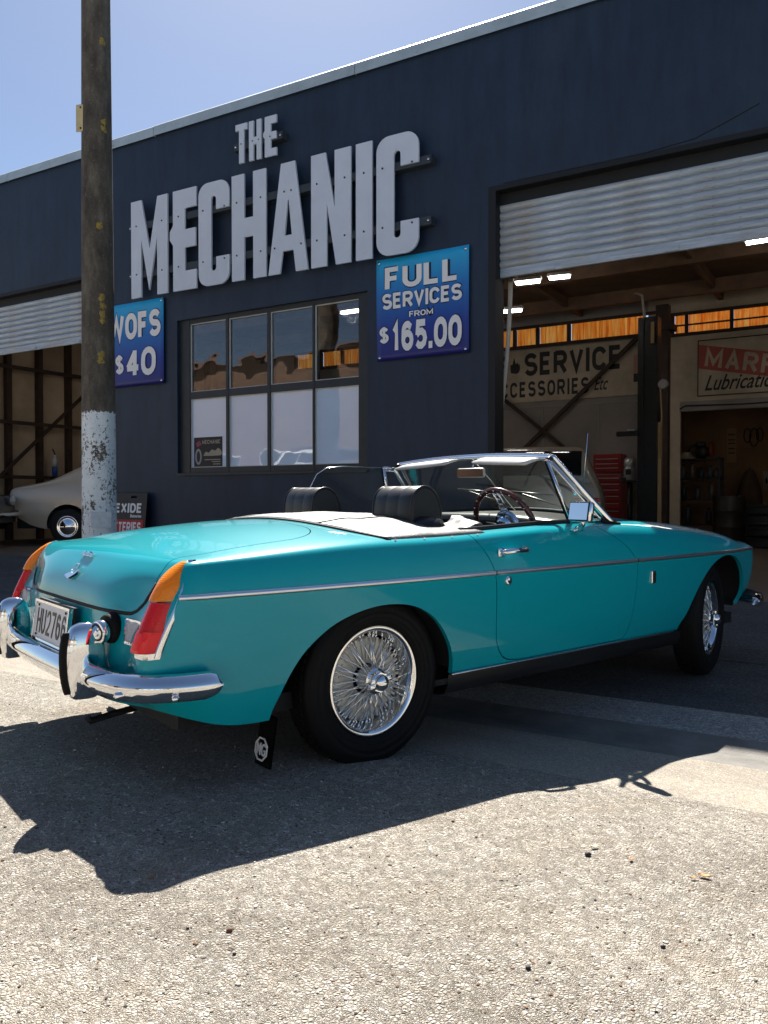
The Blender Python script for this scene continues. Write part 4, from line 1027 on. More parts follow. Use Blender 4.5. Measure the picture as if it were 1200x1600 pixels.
# ---------------- number plate
PF = frame((-.903, .18, .453), (0, -1, 0), (.13, 0, 1))
def pbox(mb, x0, y0, x1, y1, z0, z1):
    for f in ((0, 1, 2, 3),): pass
    vs = [PF @ Vector((x, y, z)) for z in (z0, z1) for x, y in ((x0, y0), (x1, y0), (x1, y1), (x0, y1))]
    v = [mb.bm.verts.new(p) for p in vs]
    for q in ((0, 3, 2, 1), (4, 5, 6, 7), (0, 1, 5, 4), (1, 2, 6, 5), (2, 3, 7, 6), (3, 0, 4, 7)): mb.bm.faces.new([v[i] for i in q])
mb = MB(); pbox(mb, 0, 0, .36, .128, .020, .024); pl = mb.build('number_plate', mat('plate_white', (.70, .72, .76), .35), car)
mb = MB()
for a in ((-.008, -.008, .368, 0), (-.008, .128, .368, .136), (-.008, 0, 0, .128), (.36, 0, .368, .128)): pbox(mb, *a, .016, .030)
mb.build('plate_surround', CHROME, pl)
mb = MB(); pbox(mb, -.01, -.012, .37, .14, .004, .015); pbox(mb, .05, -.05, .31, .0, .0, .008); mb.build('plate_backing', BLACK, pl)
INKP = mat('plate_ink', (.012, .012, .014), .4)
me = sign_text('plate_lettering', 'HU2766', (.022, .018, .338, .106), PF @ Matrix.Translation((0, 0, .0242)), .13, .0016, .32); link('plate_lettering', me, INKP, pl)
mb = MB()
for x in (.03, .33): 
    for z in (.012, .117): p = PF @ Vector((x, z, .026)); mb.lathe([(p.x, .005), (p.x - .003, .004), (p.x - .003, 0)], 8, 'X', (0, p.y, p.z))
mb.build('plate_screw', BLACK, pl)
# ---------------- filler cap, reversing lamps, badges
xr = surf_rear(-.43, .553)
fc = empty('fuel_cap', Matrix.Translation((xr - .005, -.425, .553)) @ Matrix.Rotation(R(-8), 4, 'Y') @ Matrix.Rotation(R(14), 4, 'Z'), car)
mb = MB(); mb.lathe([(.012, .050), (-.014, .046), (-.020, .040)], 28, 'X'); mb.build('filler_grommet', RUBBER, fc)
mb = MB(); mb.lathe([(-.015, .030), (-.030, .036), (-.044, .037), (-.050, .034), (-.052, .028), (-.052, .022), (-.0545, .020), (-.0545, .012), (-.058, .010), (-.060, 0)], 28, 'X'); sharp(mb.build('cap', CHROME, fc), 40)
mb = MB(); mb.lathe([(-.0535, .0275), (-.0535, .0225)], 24, 'X', caps=False); mb.build('cap_groove', BLACK, fc)
for s in (-1, 1):
    xr = surf_rear(s * .558, .55) + .002
    F = frame((xr - .004, s * .558 + .050, .515), (0.10 * s * -1, -1, 0), (.10, 0, 1)); 
    rl_ = empty('reversing_lamp', F, car)
    me = poly_mesh('surround', [rrect(0, 0, .10, .078, .012), rrect(.008, .008, .092, .070, .008)], Matrix(), .012); link('lamp_surround', me, CHROME, rl_)
    mb = MB(); mb.span((.006, .006, -.02), (.094, .072, .006)); mb.build('lamp_lens', mat('clear_ribbed_lens', (.62, .66, .70), .18, .3, bump=.8, bscale=160), rl_)
# badge: octagon on a small shield, and script
def on_boot(y, z, out=.004): return Vector((surf_rear(y, z) - out, y, z))
p0 = on_boot(0, .69); p1 = on_boot(0, .735); BF = frame(p0 + Vector((-.002, 0, 0)), (0, -1, 0), p1 - p0)
mb_ = empty('boot_badge', BF, boot)
octa = lambda r: [(r * math.cos(R(22.5 + 45 * i)), r * math.sin(R(22.5 + 45 * i)) ) for i in range(8)]
link('badge_octagon', poly_mesh('badge', [[(x, y + .022) for x, y in octa(.024)], [(x, y + .022) for x, y in octa(.020)]], Matrix(), .006), CHROME, mb_)
wing = smoothpoly([(-.055, -.012), (-.04, -.002), (-.01, .004), (.02, .004), (.05, .022), (.042, .004), (.02, -.010), (-.005, -.022), (-.03, -.016), (-.055, -.012)], 4)[:-1]
link('badge_wing', poly_mesh('badge_wing', [wing], Matrix(), .007), CHROME, mb_)
link('badge_letters', text_mesh('badge_letters', 'MG', (-.012, .012, .012, .032), Matrix(), .006, .01), CHROME, mb_)
p0 = on_boot(-.01, .752); p1 = on_boot(-.01, .772); SF = frame(p0 + Vector((-.002, 0, 0)), (0, -1, 0), p1 - p0)
link('script_badge', text_mesh('script', 'Roadster', (-.055, 0, .055, .022), SF, .005, .02, .3), CHROME, boot)
# boot hinges/luggage reflections are left to light; boot handle lock
# ---------------- exhaust
mb = MB(); mb.tube([(-.40, .25, .26), (-.70, .25, .255), (-.80, .25, .25)], .024, 14, caps=False); mb.tube([(-.905, .25, .215), (-.905, .25, .215001)], .024, 14, caps=False) if 0 else None
mb.tube([(-.35, -.18, .20), (-.55, -.18, .205)], .055, 14); mb.build('exhaust_pipe', mat('sooty_exhaust', (.03, .028, .026), .5, .6), car)
mb = MB(); mb.tube([(-.62, -.20, .235), (-.78, -.22, .225), (-.86, -.225, .215), (-.87, -.225, .23)], .012, 8); mb.build('towing_eye', BLACK, car)
# ---------------- mud flaps with the octagon
for s in (-1, 1):
    mb = MB(); g = []
    for z in (.085, .12, .17, .25): g.append([(-.425 - .03 * (.25 - z) / .2, s * y, z) for y in (.598, .695)])
    mb.grid(g); mb.grid([[(x + .006, y, z) for x, y, z in r_] for r_ in g]); mf = mb.build('mud_flap', mat('black_flap', (.003, .003, .003), .8, spec=.1), car)
    ex = (0, -1, 0) ; Fm = frame((-.4505, s * .645, .142), (0, -1, 0), (.15, 0, 1))
    ring = poly_mesh('oct', [[(x * 1., y) for x, y in octa(.040)], [(x, y) for x, y in octa(.0345)]], Fm, .003); link('flap_emblem', ring, WHITE, mf)
    link('flap_letters', text_mesh('flapletters', 'MG', (-.026, -.020, .026, .020), Fm, .003, .012), WHITE, mf)

# ---------------- wheels
def make_wheel():
    r = empty('wheel', None, car)
    # axis along local y, outside = -y, hub at origin
    mb = MB(); pr = smoothpoly([(-.045, .196), (-.062, .203), (-.066, .210), (-.0695, .213), (-.0735, .222), (-.0725, .225), (-.076, .228), (-.0785, .245), (-.0765, .248), (-.0765, .262), (-.0775, .264), (-.073, .278), (-.062, .293), (-.050, .302), (0, .305), (.050, .302), (.062, .293), (.072, .270), (.076, .235), (.066, .210), (.045, .196)], 2)
    mb.lathe(pr, 64, caps=False); mb.build('tyre', RUBBER, r, smooth=True)
    mb = MB()
    for k in range(72):
        a = 2 * math.pi * k / 72
        for y in (-.028, .0, .028):
            aa = a + (.04 if y == 0 else 0); mb.box((.3045 * math.cos(aa), y, .3045 * math.sin(aa)), (.006, .020, .016), Matrix.Rotation(-aa, 3, 'Y'))
    o = mb.build('tread_block', RUBBER, r); o['kind'] = 'stuff'
    mb = MB(); mb.lathe([(-.045, .180), (-.050, .192), (-.056, .1975), (-.060, .197), (-.061, .190), (-.056, .183), (-.050, .178), (-.030, .176), (-.012, .166), (.012, .160), (.03, .168), (.045, .178), (.05, .185)], 72, caps=False); sharp(mb.build('rim', CHROME, r), 50)
    mb = MB(); mb.lathe([(.055, .15), (.02, .15), (-.002, .146), (-.006, .135), (-.006, .06), (.0, .055)], 48, caps=False)
    for k in range(36):
        a = 2 * math.pi * k / 36; mb.box((.142 * math.cos(a), .004, .142 * math.sin(a)), (.022, .030, .009), Matrix.Rotation(-a, 3, 'Y'))
        mb.box((.10 * math.cos(a), -.008, .10 * math.sin(a)), (.055, .008, .006), Matrix.Rotation(-a, 3, 'Y'))
    mb.build('brake_drum', mat('pale_drum', (.60, .58, .52), .45, .3), r)
    mb = MB(); mb.lathe([(.05, .062), (.03, .064), (.02, .050), (-.02, .044), (-.050, .042), (-.060, .046), (-.066, .046), (-.070, .038), (-.075, .034)], 32); sharp(mb.build('hub_shell', CHROME, r), 40)
    mb = MB(); rng = random.Random(3)
    def spoke(a0, r0, y0, a1, r1, y1):
        p = Vector((r0 * math.cos(a0), y0, r0 * math.sin(a0))); q = Vector((r1 * math.cos(a1), y1, r1 * math.sin(a1))); mb.tube([p, q], .0023, 5)
        d = (q - p).normalized(); mb.tube([q - d * .016, q], .0038, 6)
    for k in range(20):
        a = 2 * math.pi * k / 20; sg_ = 1 if k % 2 else -1
        spoke(a, .044, -.063, a + sg_ * .30, .174, -.032)
        spoke(a + .06, .044, -.058, a + .06 - sg_ * .22, .165, -.012)
    for k in range(32):
        a = 2 * math.pi * k / 32; sg_ = 1 if k % 2 else -1
        spoke(a, .062, .026, a + sg_ * .34, .163, -.002); 
    o = mb.build('spokes', CHROME, r); o['kind'] = 'stuff'
    mb = MB(); mb.lathe([(-.068, .040), (-.090, .040), (-.094, .036)], 8, smooth=False); mb.lathe([(-.094, .030), (-.104, .029), (-.112, .022), (-.116, .010), (-.117, 0)], 24)
    mb.box((.036, -.088, .012), (.030, .022, .022), bev=.005); mb.box((-.036, -.088, -.012), (.030, .022, .022), bev=.005); sharp(mb.build('spinner', CHROME, r), 40)
    return r
wh = make_wheel(); wh.matrix_local = Matrix.Translation((0, -.615, .305))
for x, y, st in ((2.312, -.615, 16), (0, .615, 0), (2.312, .615, 16)):
    c = copy_tree(wh, car); M = Matrix.Translation((x, y, .305)) @ Matrix.Rotation(R(st), 4, 'Z')
    if y > 0: M = M @ Matrix.Rotation(math.pi, 4, 'Z')
    M = M @ Matrix.Rotation(R(37 * x), 4, 'Y'); c.matrix_local = M

# ---------------- hood cover over the folded roof
def hoodm():
    m, t, b = newmat('grey_hood_cover_vinyl'); tc = t.nodes.new('ShaderNodeTexCoord'); v = tc.outputs['Object']; n = noise(t, v, 14, 6, .7); n2 = noise(t, v, 160, 3)
    c = ramp(t, n, [(.3, (.08, .079, .077)), (.55, (.145, .143, .14)), (.75, (.24, .237, .232))]); t.links.new(c, b.inputs['Base Color']); b.inputs['Roughness'].default_value = .42; b.inputs['Specular IOR Level'].default_value = .7
    bp = t.nodes.new('ShaderNodeBump'); bp.inputs['Strength'].default_value = .5; bp.inputs['Distance'].default_value = .01; mm = t.nodes.new('ShaderNodeMath'); mm.operation = 'MULTIPLY_ADD'; mm.inputs[1].default_value = .15
    t.links.new(n2, mm.inputs[0]); t.links.new(n, mm.inputs[2]); t.links.new(mm.outputs[0], bp.inputs['Height']); t.links.new(bp.outputs[0], b.inputs['Normal']); return m
HOOD = hoodm()
def deck(x, y):
    yc = tb(YC, x); zc = tb(ZC, x); zm = tb(ZM, x); f = min(1, abs(y) / yc); return zc + (zm - zc) * (1 - f ** 2)
mb = MB(); P = []
Y_ = np.linspace(-.70, .70, 57)
for i, u in enumerate(np.linspace(0, 1, 22)):
    row = []
    for y in Y_:
        f = abs(y) / .70
        xb = -.03 + .02 * (1 - f ** 2) + .10 * f ** 4 - .04 * (1 - f)      # rear edge on the deck
        xf = .46 + .12 * f ** 2 if f > .5 else .49
        x = xb + (xf - xb) * u
        yb_ = tb(YC, x) + .012; yy = math.copysign(min(abs(y), yb_), y)
        lift = .013 * math.sin(math.pi * min(1, u * 1.1)) ** .6 * (1 - f ** 6) + .006
        wr = .003 * math.sin(x * 31 + y * 13) * math.sin(y * 23 + x * 5) * min(1, u * 5) * (1 - f ** 8)
        z = deck(x, yy) + lift + wr + .014 * u * (1 - f ** 2)
        if f > .97: z -= .010
        if u > .96: z -= .014
        row.append((x, yy, z))
    P.append(row)
mb.grid(P); hc = mb.build('hood_cover', HOOD, car)
for jj in (14, 42):
    mb = MB(); mb.tube([(r_[jj][0], r_[jj][1], r_[jj][2] + .001) for r_ in P[:-1]], .0035, 6); mb.build('cover_seam', mat('dark_seam', (.06, .06, .06), .6), hc)
def under(o, d):
    m = o.modifiers.new('thickness', 'SOLIDIFY'); m.thickness = d; m.offset = -1
under(hc, .008)
mb = MB(); mb.tube([(p[0] - .004, p[1], p[2] - .004) for p in P[0]], .006, 6); mb.build('cover_hem', BLACK, hc)
# loose folded corner beside the driver's shoulder
mb = MB(); g = []
for u in np.linspace(0, 1, 9): g.append([(.47 + .17 * u + .01 * math.sin(9 * v_), -.40 - .20 * v_ + .02 * math.sin(6 * u), .862 - .030 * v_ + .018 * math.sin(u * 7 + v_ * 3) + .012 * u) for v_ in np.linspace(0, 1, 9)])
mb.grid(g); o = mb.build('cover_flap', HOOD, hc); under(o, .006)
# press studs along the cover edge
mb = MB()
for x in (.08, .22, .36, .50):
    for s in (-1, 1): mb.lathe([(s * .001, .004), (s * .0, .005), (-s * .002, .001)], 8, 'Y', (x, s * (tb(YC, x) + .022), tb(ZC, x) - .004))
mb.build('press_stud', CHROME, hc)

# ---------------- seats
for s in (-1, 1):
    st = empty('seat', Matrix.Translation((.42, s * .355, 0)), car)
    mb = MB(); mb.box((.32, 0, .42), (.50, .46, .16), Matrix.Rotation(R(-6), 3, 'Y'), .05); mb.build('seat_cushion', VINYL, st, smooth=True)
    mb = MB(); mb.box((.02, 0, .64), (.13, .46, .50), Matrix.Rotation(R(-12), 3, 'Y'), .05); mb.build('backrest', VINYL, st, smooth=True)
    # headrest: D shaped roll, seams proud
    mb = MB(); prof = smoothpoly([(-.075, .845), (-.080, .90), (-.070, .965), (-.035, 1.003), (.01, 1.010), (.055, .985), (.085, .935), (.090, .885), (.075, .84)], 4)
    P = []
    for y, k in ((-.128, .86), (-.125, .95), (-.115, 1), (-.045, 1.0), (-.040, .988), (-.035, 1.0), (.035, 1.0), (.040, .988), (.045, 1.0), (.115, 1), (.125, .95), (.128, .86)):
        P.append([(x * k, y, .925 + (z - .925) * k) for x, z in prof])
    g = mb.grid(P, cv=True); mb.bm.faces.new(g[0]); mb.bm.faces.new(g[-1][::-1]); hr = mb.build('headrest', VINYL, st)
    for y in (-.126, .126): pass
    mb = MB()
    for y in (-.123, .123): mb.tube([(x * .985, y, .925 + (z - .925) * .985) for x, z in prof], .004, 6, closed=True)
    mb.build('piping', VINYL, hr)
    mb = MB(); mb.tube([(.01, -.05, .86), (-.01, -.05, .78)], .008, 8); mb.tube([(.01, .05, .86), (-.01, .05, .78)], .008, 8); mb.build('headrest_post', CHROME, st)

# ---------------- dashboard, radio, steering wheel
DASHM = mat('black_dash_top', (.03, .03, .03), .30)
mb = MB(); P = []
for y in np.linspace(-.62, .62, 33):
    f = abs(y) / .62; zt = .872 - .030 * f ** 2.5
    P.append([(1.30, y, zt + .004), (1.22, y, zt + .014), (1.15, y, zt + .010), (1.125, y, zt - .004), (1.12, y, zt - .03), (1.14, y, zt - .045)])
mb.grid(P); dash = mb.build('dashboard', DASHM, car)
mb = MB(); P = []
for y in np.linspace(-.60, .60, 33):
    xe_ = 1.53 - .085 * (y / .64) ** 2 - .012
    P.append([(x, y, tb(ZC, x) + (tb(ZM, x) - tb(ZC, x)) * (1 - min(1, abs(y) / tb(YC, x)) ** 2) + .006) for x in np.linspace(1.22, xe_, 6)])
mb.grid(P); mb.build('scuttle_cover', DASHM, dash)
mb = MB(); mb.span((1.15, -.62, .62), (1.2, .62, .84)); mb.build('dash_panel', SATIN, dash)
mb = MB(); mb.span((1.118, -.02, .715), (1.152, .17, .780), bev=.004); rd = mb.build('radio', mat('radio_face', (.03, .03, .035), .25), dash)
mb = MB(); mb.span((1.114, .02, .735), (1.119, .13, .765)); mb.build('radio_display', mat('blue_grey_display', (.10, .16, .22), .15), rd)
mb = MB()
for y in (-.008, .155): mb.lathe([(1.118, .012), (1.104, .010), (1.103, 0)], 14, 'X', (0, y, .748))
mb.build('radio_knob', CHROME, rd)
for y, z, r_ in ((-.25, .80, .042), (-.47, .80, .042), (-.12, .79, .026), (.23, .79, .026)):
    mb = MB(); mb.lathe([(1.152, r_), (1.142, r_), (1.140, r_ * .88), (1.147, r_ * .86)], 24, 'X', (0, y, z)); g_ = mb.build('gauge', CHROME, dash)
    mb = MB(); mb.lathe([(1.1465, r_ * .86), (1.146, 0)], 24, 'X', (0, y, z)); mb.build('gauge_face', BLACK, g_)
SWM = Matrix.Translation((1.035, -.36, .835)) @ Matrix.Rotation(R(-24), 4, 'Y')
sw_ = empty('steering_wheel', SWM, car)
WOOD = mat('mahogany_rim', (.075, .018, .010), .25, coat=.6, noise=.35, nscale=25)
mb = MB(); mb.tube([(0, .178 * math.cos(a), .178 * math.sin(a)) for a in np.linspace(0, 2 * math.pi, 64, endpoint=False)], .0135, 12, closed=True); mb.build('wheel_rim', WOOD, sw_)
mb = MB()
for k in range(24):
    a = 2 * math.pi * k / 24; mb.lathe([(-.012, .0055), (-.0150, .004), (-.0155, 0)], 8, 'X', (0, .178 * math.cos(a), .178 * math.sin(a)))
mb.build('rivet', CHROME, sw_)
mb = MB(); mb.tube([(.002, .1665 * math.cos(a), .1665 * math.sin(a)) for a in np.linspace(0, 2 * math.pi, 64, endpoint=False)], .004, 6, closed=True)
for a in (90, 210, 330):
    u = Vector((0, math.cos(R(a)), math.sin(R(a)))); v_ = Vector((1, 0, 0)).cross(u)
    for off in (-.019, .019): mb.tube([u * .165 + v_ * off * .8 + Vector((0, 0, 0)), u * .05 + v_ * off + Vector((.02, 0, 0))], .006, 6)
    for q in (.075, .10, .125, .150): mb.tube([u * q + v_ * .018 + Vector((.01, 0, 0)), u * q - v_ * .018 + Vector((.01, 0, 0))], .005, 6)
mb.build('wheel_spoke', CHROME, sw_)
mb = MB(); mb.lathe([(.03, .062), (.012, .066), (.0, .060), (-.006, .045), (-.022, .038), (-.028, .030), (-.030, 0)], 32, 'X'); sharp(mb.build('wheel_boss', mat('polished_blue_metal', (.50, .66, .82), .14, 1.), sw_), 40)
mb = MB()
for k in range(6): mb.lathe([(-.004, .006), (-.010, .005), (-.011, 0)], 8, 'X', (0, .052 * math.cos(k * 1.047), .052 * math.sin(k * 1.047)))
mb.build('boss_screw', CHROME, sw_)
mb = MB(); mb.tube([(1.05, -.36, .83), (1.25, -.36, .745)], .03, 12); mb.tube([(1.08, -.36, .82), (1.075, -.20, .84)], .005, 6); mb.build('steering_column', SATIN, car)

# ---------------- windscreen
ws = empty('windscreen', None, car)
def wtop(v_): return Vector((1.20 - .045 * v_ ** 2, -.545 * v_ , 1.175 - .026 * abs(v_) ** 2.2))
def wbot(v_): return Vector((1.53 - .085 * v_ ** 2, -.640 * v_, .895 - .040 * abs(v_) ** 2))
U = np.linspace(-1, 1, 25)
mb = MB(); mb.grid([[wbot(u) + (wtop(u) - wbot(u)) * k for k in np.linspace(0, 1, 7)] for u in U * .985]); gl = mb.build('windscreen_pane', SCREEN, ws); 
mb = MB(); mb.tube([wtop(u) for u in U], .0135, 8); mb.tube([wtop(u) + Vector((-.015, 0, -.010)) for u in U], .008, 6); sharp(mb.build('top_rail', CHROME, ws), 60)
mb = MB(); mb.tube([wbot(u) + Vector((.006, 0, .004)) for u in U], .011, 8); mb.build('bottom_seal', RUBBER, ws)
for s in (-1, 1):
    a, c = wbot(s), wtop(s); mb = MB(); d = (c - a).normalized()
    mb.tube([a - d * .045 + Vector((.015, 0, 0)), a + Vector((.004, 0, 0)), a + (c - a) * .5, c, c + d * .006], [.022, .019, .0145, .0135, .012], 10); mb.build('pillar', CHROME, ws)
    mb = MB(); mb.box((1.445, -s * .648, .838), (.13, .040, .022), Matrix.Rotation(R(4), 3, 'Y'), .006); mb.build('pillar_foot', RUBBER, ws)
    mb = MB(); mb.tube([c + Vector((-.012, 0, -.004)), c + Vector((-.03, s * .014, -.016))], .013, 8); mb.build('hood_catch', SATIN, ws)
mb = MB(); mb.tube([wbot(0) + Vector((-.02, 0, 0)), wtop(0) + Vector((-.022, 0, -.01))], .0035, 6); mb.build('tie_rod', CHROME, ws)
for y0, y1 in ((-.10, -.47), (.10, .46)):
    mb = MB(); P = []
    for v_ in np.linspace(0, 1, 9):
        y = y0 + (y1 - y0) * v_; t_ = wtop(-y / .545)
        P.append([t_ + Vector((-.020, 0, -.008)), t_ + Vector((-.06, 0, -.016)), t_ + Vector((-.125, 0, -.034 - .006 * math.sin(v_ * 3.1)))])
    mb.grid(P); o = mb.build('sun_visor', mat('pale_visor_vinyl', (.62, .60, .56), .35), ws); under(o, .012)
# interior mirror
mi = empty('interior_mirror', Matrix.Translation((1.135, -.035, 1.088)) @ Matrix.Rotation(R(12), 4, 'Z'), ws)
mb = MB(); mb.box((0, 0, 0), (.022, .165, .048), None, .010); mb.build('mirror_shell', mat('pale_mirror_shell', (.55, .55, .50), .3), mi, smooth=True)
mb = MB(); mb.box((-.012, 0, 0), (.002, .154, .040)); mb.build('mirror_glass', CHROME, mi)
mb = MB(); mb.tube([(.01, 0, .01), (.06, .02, .055)], .006, 8); mb.build('mirror_stem', CHROME, mi)
# wipers
for y in (-.40, .02):
    mb = MB(); a = wbot(-y / .64) + Vector((.03, 0, .01)); e_ = a + Vector((-.12, .30, .10)); 
    mb.tube([a, a + (e_ - a) * .5, e_], .005, 6)
    b0 = a + Vector((-.09, .08, .085)); b1 = a + Vector((-.13, .34, .105))
    mb.tube([b0, b1], .005, 6); mb.build('wiper', SATIN, ws)
mb = MB(); p = wbot(.35); q = wtop(.1); mb.tube([p + Vector((.4, .1, -.02)), p + Vector((.30, -.02, .42))], .0022, 5); mb.build('aerial', DULLCHROME, body)
# quarter lights, door mirror, raised left window
def quarter(s, d):
    q = empty('quarter_light', None, d)
    A = Vector((1.165, s * .640, .838)); B = Vector((1.060, s * .582, 1.128)); C_ = wtop(-s) + Vector((-.035, s * .012, -.024)); D = wbot(-s) + Vector((-.035, s * .004, -.004))
    mb = MB(); mb.tube([A - (B - A) * .02, B], .0105, 8); mb.tube([B, C_], .0085, 8); mb.tube([C_, D], .0085, 8); mb.tube([A, D], .007, 8)
    A2, B2, C2, D2 = [p + (sum((A, B, C_, D), Vector()) / 4 - p) * .10 for p in (A, B, C_, D)]
    mb.build('quarter_frame', CHROME, q)
    mb = MB(); mb.tube([A2, B2, C2, D2], .0075, 8, closed=True); mb.tube([(C2 + D2) / 2 + Vector((-.01, 0, -.01)), (C2 + D2) / 2 + Vector((.0, -s * .03, .02))], .007, 6); mb.build('vent_frame', CHROME, q)
    mb = MB(); mb.bm.faces.new([mb.bm.verts.new(p) for p in (A, B, C_, D)]); mb.build('vent_pane', GLASS, q)
    mb = MB(); o_ = Vector((-.010, 0, 0)); mb.tube([A + o_, B + o_], .006, 6); mb.build('channel_seal', RUBBER, q)
quarter(-1, doorR); quarter(1, doorL)
wp = [(.555, .84), (.565, .90), (.585, 1.02), (.615, 1.085), (.675, 1.120), (.78, 1.130), (1.055, 1.128), (1.150, .84)]
wy = lambda z: .640 - (z - .84) * .20
mb = MB(); vs = [mb.bm.verts.new((x, wy(z), z)) for x, z in wp]; mb.bm.faces.new(vs); gw_ = mb.build('door_window', GLASS, doorL); under(gw_, .005)
mb = MB(); mb.tube([(x, wy(z), z) for x, z in wp[:-1]], .0032, 6); mb.build('window_edge', DULLCHROME, gw_)
dm = empty('door_mirror', None, doorR)
mb = MB(); mb.tube([(1.085, -.735, .822), (1.075, -.758, .832), (1.055, -.785, .845), (1.035, -.800, .862)], [.016, .013, .011, .010], 10); mb.box((1.09, -.728, .819), (.065, .026, .012), None, .005); mb.build('mirror_arm', CHROME, dm, smooth=True)
MM = Matrix.Translation((1.022, -.805, .902)) @ Matrix.Rotation(R(-6), 4, 'Z') @ Matrix.Rotation(R(9), 4, 'Y')
mb = MB(); mb.box((0, 0, 0), (.034, .118, .088), None, .012); o = mb.build('mirror_head', CHROME, dm, MM, smooth=True)
mb = MB(); mb.box((-.0175, 0, 0), (.003, .112, .082), None, .001); mb.build('mirror_rim', BLACK, dm, MM)
mb = MB(); mb.box((-.0195, 0, 0), (.003, .102, .072)); mb.build('mirror_glass', mat('mirror_silver', (.9, .92, .93), .01, 1.), dm, MM)
# front end: bumper, lamps, grille
mb = MB(); FB = smoothpoly([(2.68, -.748), (2.76, -.735), (2.85, -.69), (2.93, -.60), (3.0, -.40), (3.03, -.15), (3.035, 0)], 4); FB = FB + [(x, -y) for x, y in FB[::-1]][1:]
P = []; n = len(FB)
for i, (x, y) in enumerate(FB):
    a = np.array(FB[max(0, i - 1)]); c = np.array(FB[min(n - 1, i + 1)]); t_ = (c - a) / np.linalg.norm(c - a); no = np.array((t_[1], -t_[0]))
    if no @ np.array((x - 2.3, y)) < 0: no = -no
    e = min(i, n - 1 - i) / 4; tp = 1 if e >= 1 else (.5 + .5 * e); h = .042 * tp
    P.append([(x + no[0] * o, y + no[1] * o, .375 + k * h) for o, k in ((-.015, .95), (.008, .8), (.024, .1), (.008, -.8), (-.015, -.95))])
g = mb.grid(P); mb.bm.faces.new(g[0]); mb.bm.faces.new(g[-1][::-1]); fb = mb.build('front_bumper', CHROME, car)
for s in (-1, 1):
    mb = MB(); mb.lathe([(2.78, .098), (2.885, .098), (2.895, .09), (2.885, .085)], 32, 'X', (0, s * .54, .57)); hl = mb.build('headlamp', CHROME, car)
    mb = MB(); mb.lathe([(2.885, .086), (2.905, .06), (2.912, 0)], 32, 'X', (0, s * .54, .57)); mb.build('headlamp_lens', mat('headlamp_glass', (.7, .72, .72), .1, .3), hl)
mb = MB(); mb.span((2.95, -.36, .43), (2.985, .36, .56), bev=.01); gr = mb.build('grille', BLACK, car)
mb = MB()
for k in range(23): mb.span((2.984, -.345 + k * .031, .44), (2.992, -.333 + k * .031, .55))
mb.build('grille_bar', CHROME, gr)

# ================================================================== POLE
PX, PY = -2.852, 8.0; gpz = gw(PX, PY)
def polem():
    m, t, b = newmat('lichened_pole_concrete'); tc = t.nodes.new('ShaderNodeTexCoord'); v = tc.outputs['Object']
    n = noise(t, mapping(t, v, (1, 1, .35)), 9, 7, .7); n2 = noise(t, v, 38, 5, .75); n3 = noise(t, v, 3.5, 5, .7)
    base = ramp(t, n, [(.28, (.030, .026, .022)), (.5, (.085, .072, .055)), (.72, (.17, .15, .115))])
    base = mixc(t, ramp(t, n2, [(.58, (0, 0, 0)), (.70, (.8, .8, .8))]), base, (.24, .22, .17))
    wht = mixc(t, ramp(t, n2, [(.55, (0, 0, 0)), (.60, (1, 1, 1))]), (.80, .86, .90), (.060, .052, .038))
    pl_ = t.nodes.new('ShaderNodeMath'); pl_.operation = 'MULTIPLY_ADD'; pl_.inputs[1].default_value = .55; t.links.new(n2, pl_.inputs[0])
    p3 = t.nodes.new('ShaderNodeMath'); p3.operation = 'MULTIPLY'; p3.inputs[1].default_value = .75; t.links.new(noise(t, mapping(t, v, (1, 1, .45)), 5.5, 7, .78), p3.inputs[0]); t.links.new(p3.outputs[0], pl_.inputs[2])
    wht = mixc(t, ramp(t, pl_.outputs[0], [(.690, (0, 0, 0)), (.705, (1, 1, 1))]), mixc(t, ramp(t, n3, [(.35, (0, 0, 0)), (.7, (1, 1, 1))]), (.66, .73, .76), (.86, .90, .92)), base)
    sp = t.nodes.new('ShaderNodeSeparateXYZ'); t.links.new(v, sp.inputs[0])
    ma = t.nodes.new('ShaderNodeMath'); ma.operation = 'MULTIPLY_ADD'; ma.inputs[1].default_value = .12; t.links.new(n2, ma.inputs[0]); t.links.new(sp.outputs[2], ma.inputs[2])
    gt = t.nodes.new('ShaderNodeMath'); gt.operation = 'LESS_THAN'; gt.inputs[1].default_value = 1.86 - gpz; t.links.new(ma.outputs[0], gt.inputs[0])
    t.links.new(mixc(t, gt.outputs[0], base, wht), b.inputs['Base Color']); b.inputs['Roughness'].default_value = .85
    bp = t.nodes.new('ShaderNodeBump'); bp.inputs['Strength'].default_value = .7; bp.inputs['Distance'].default_value = .012; t.links.new(n2, bp.inputs['Height']); t.links.new(bp.outputs[0], b.inputs['Normal']); return m
pole = empty('street_pole', Matrix.Translation((PX, PY, gpz))); tag(pole, 'tall weathered brown concrete pole with a peeling white painted base', 'pole')
mb = MB(); P = []
for z in list(np.linspace(-.3, 9.5, 40)):
    r_ = .172 - .0058 * z; ring = []
    for k in range(32):
        a = 2 * math.pi * k / 32; q = r_ * (1 + .018 * math.cos(8 * a)); ring.append((q * math.cos(a), q * math.sin(a), z))
    P.append(ring)
g = mb.grid(P, cv=True); mb.bm.faces.new(g[-1]); mb.build('shaft', polem(), pole)
LICH = mat('yellow_lichen', (.30, .22, .05), .9, noise=.5, nscale=60, bump=.8, bscale=90)
rr = random.Random(5)
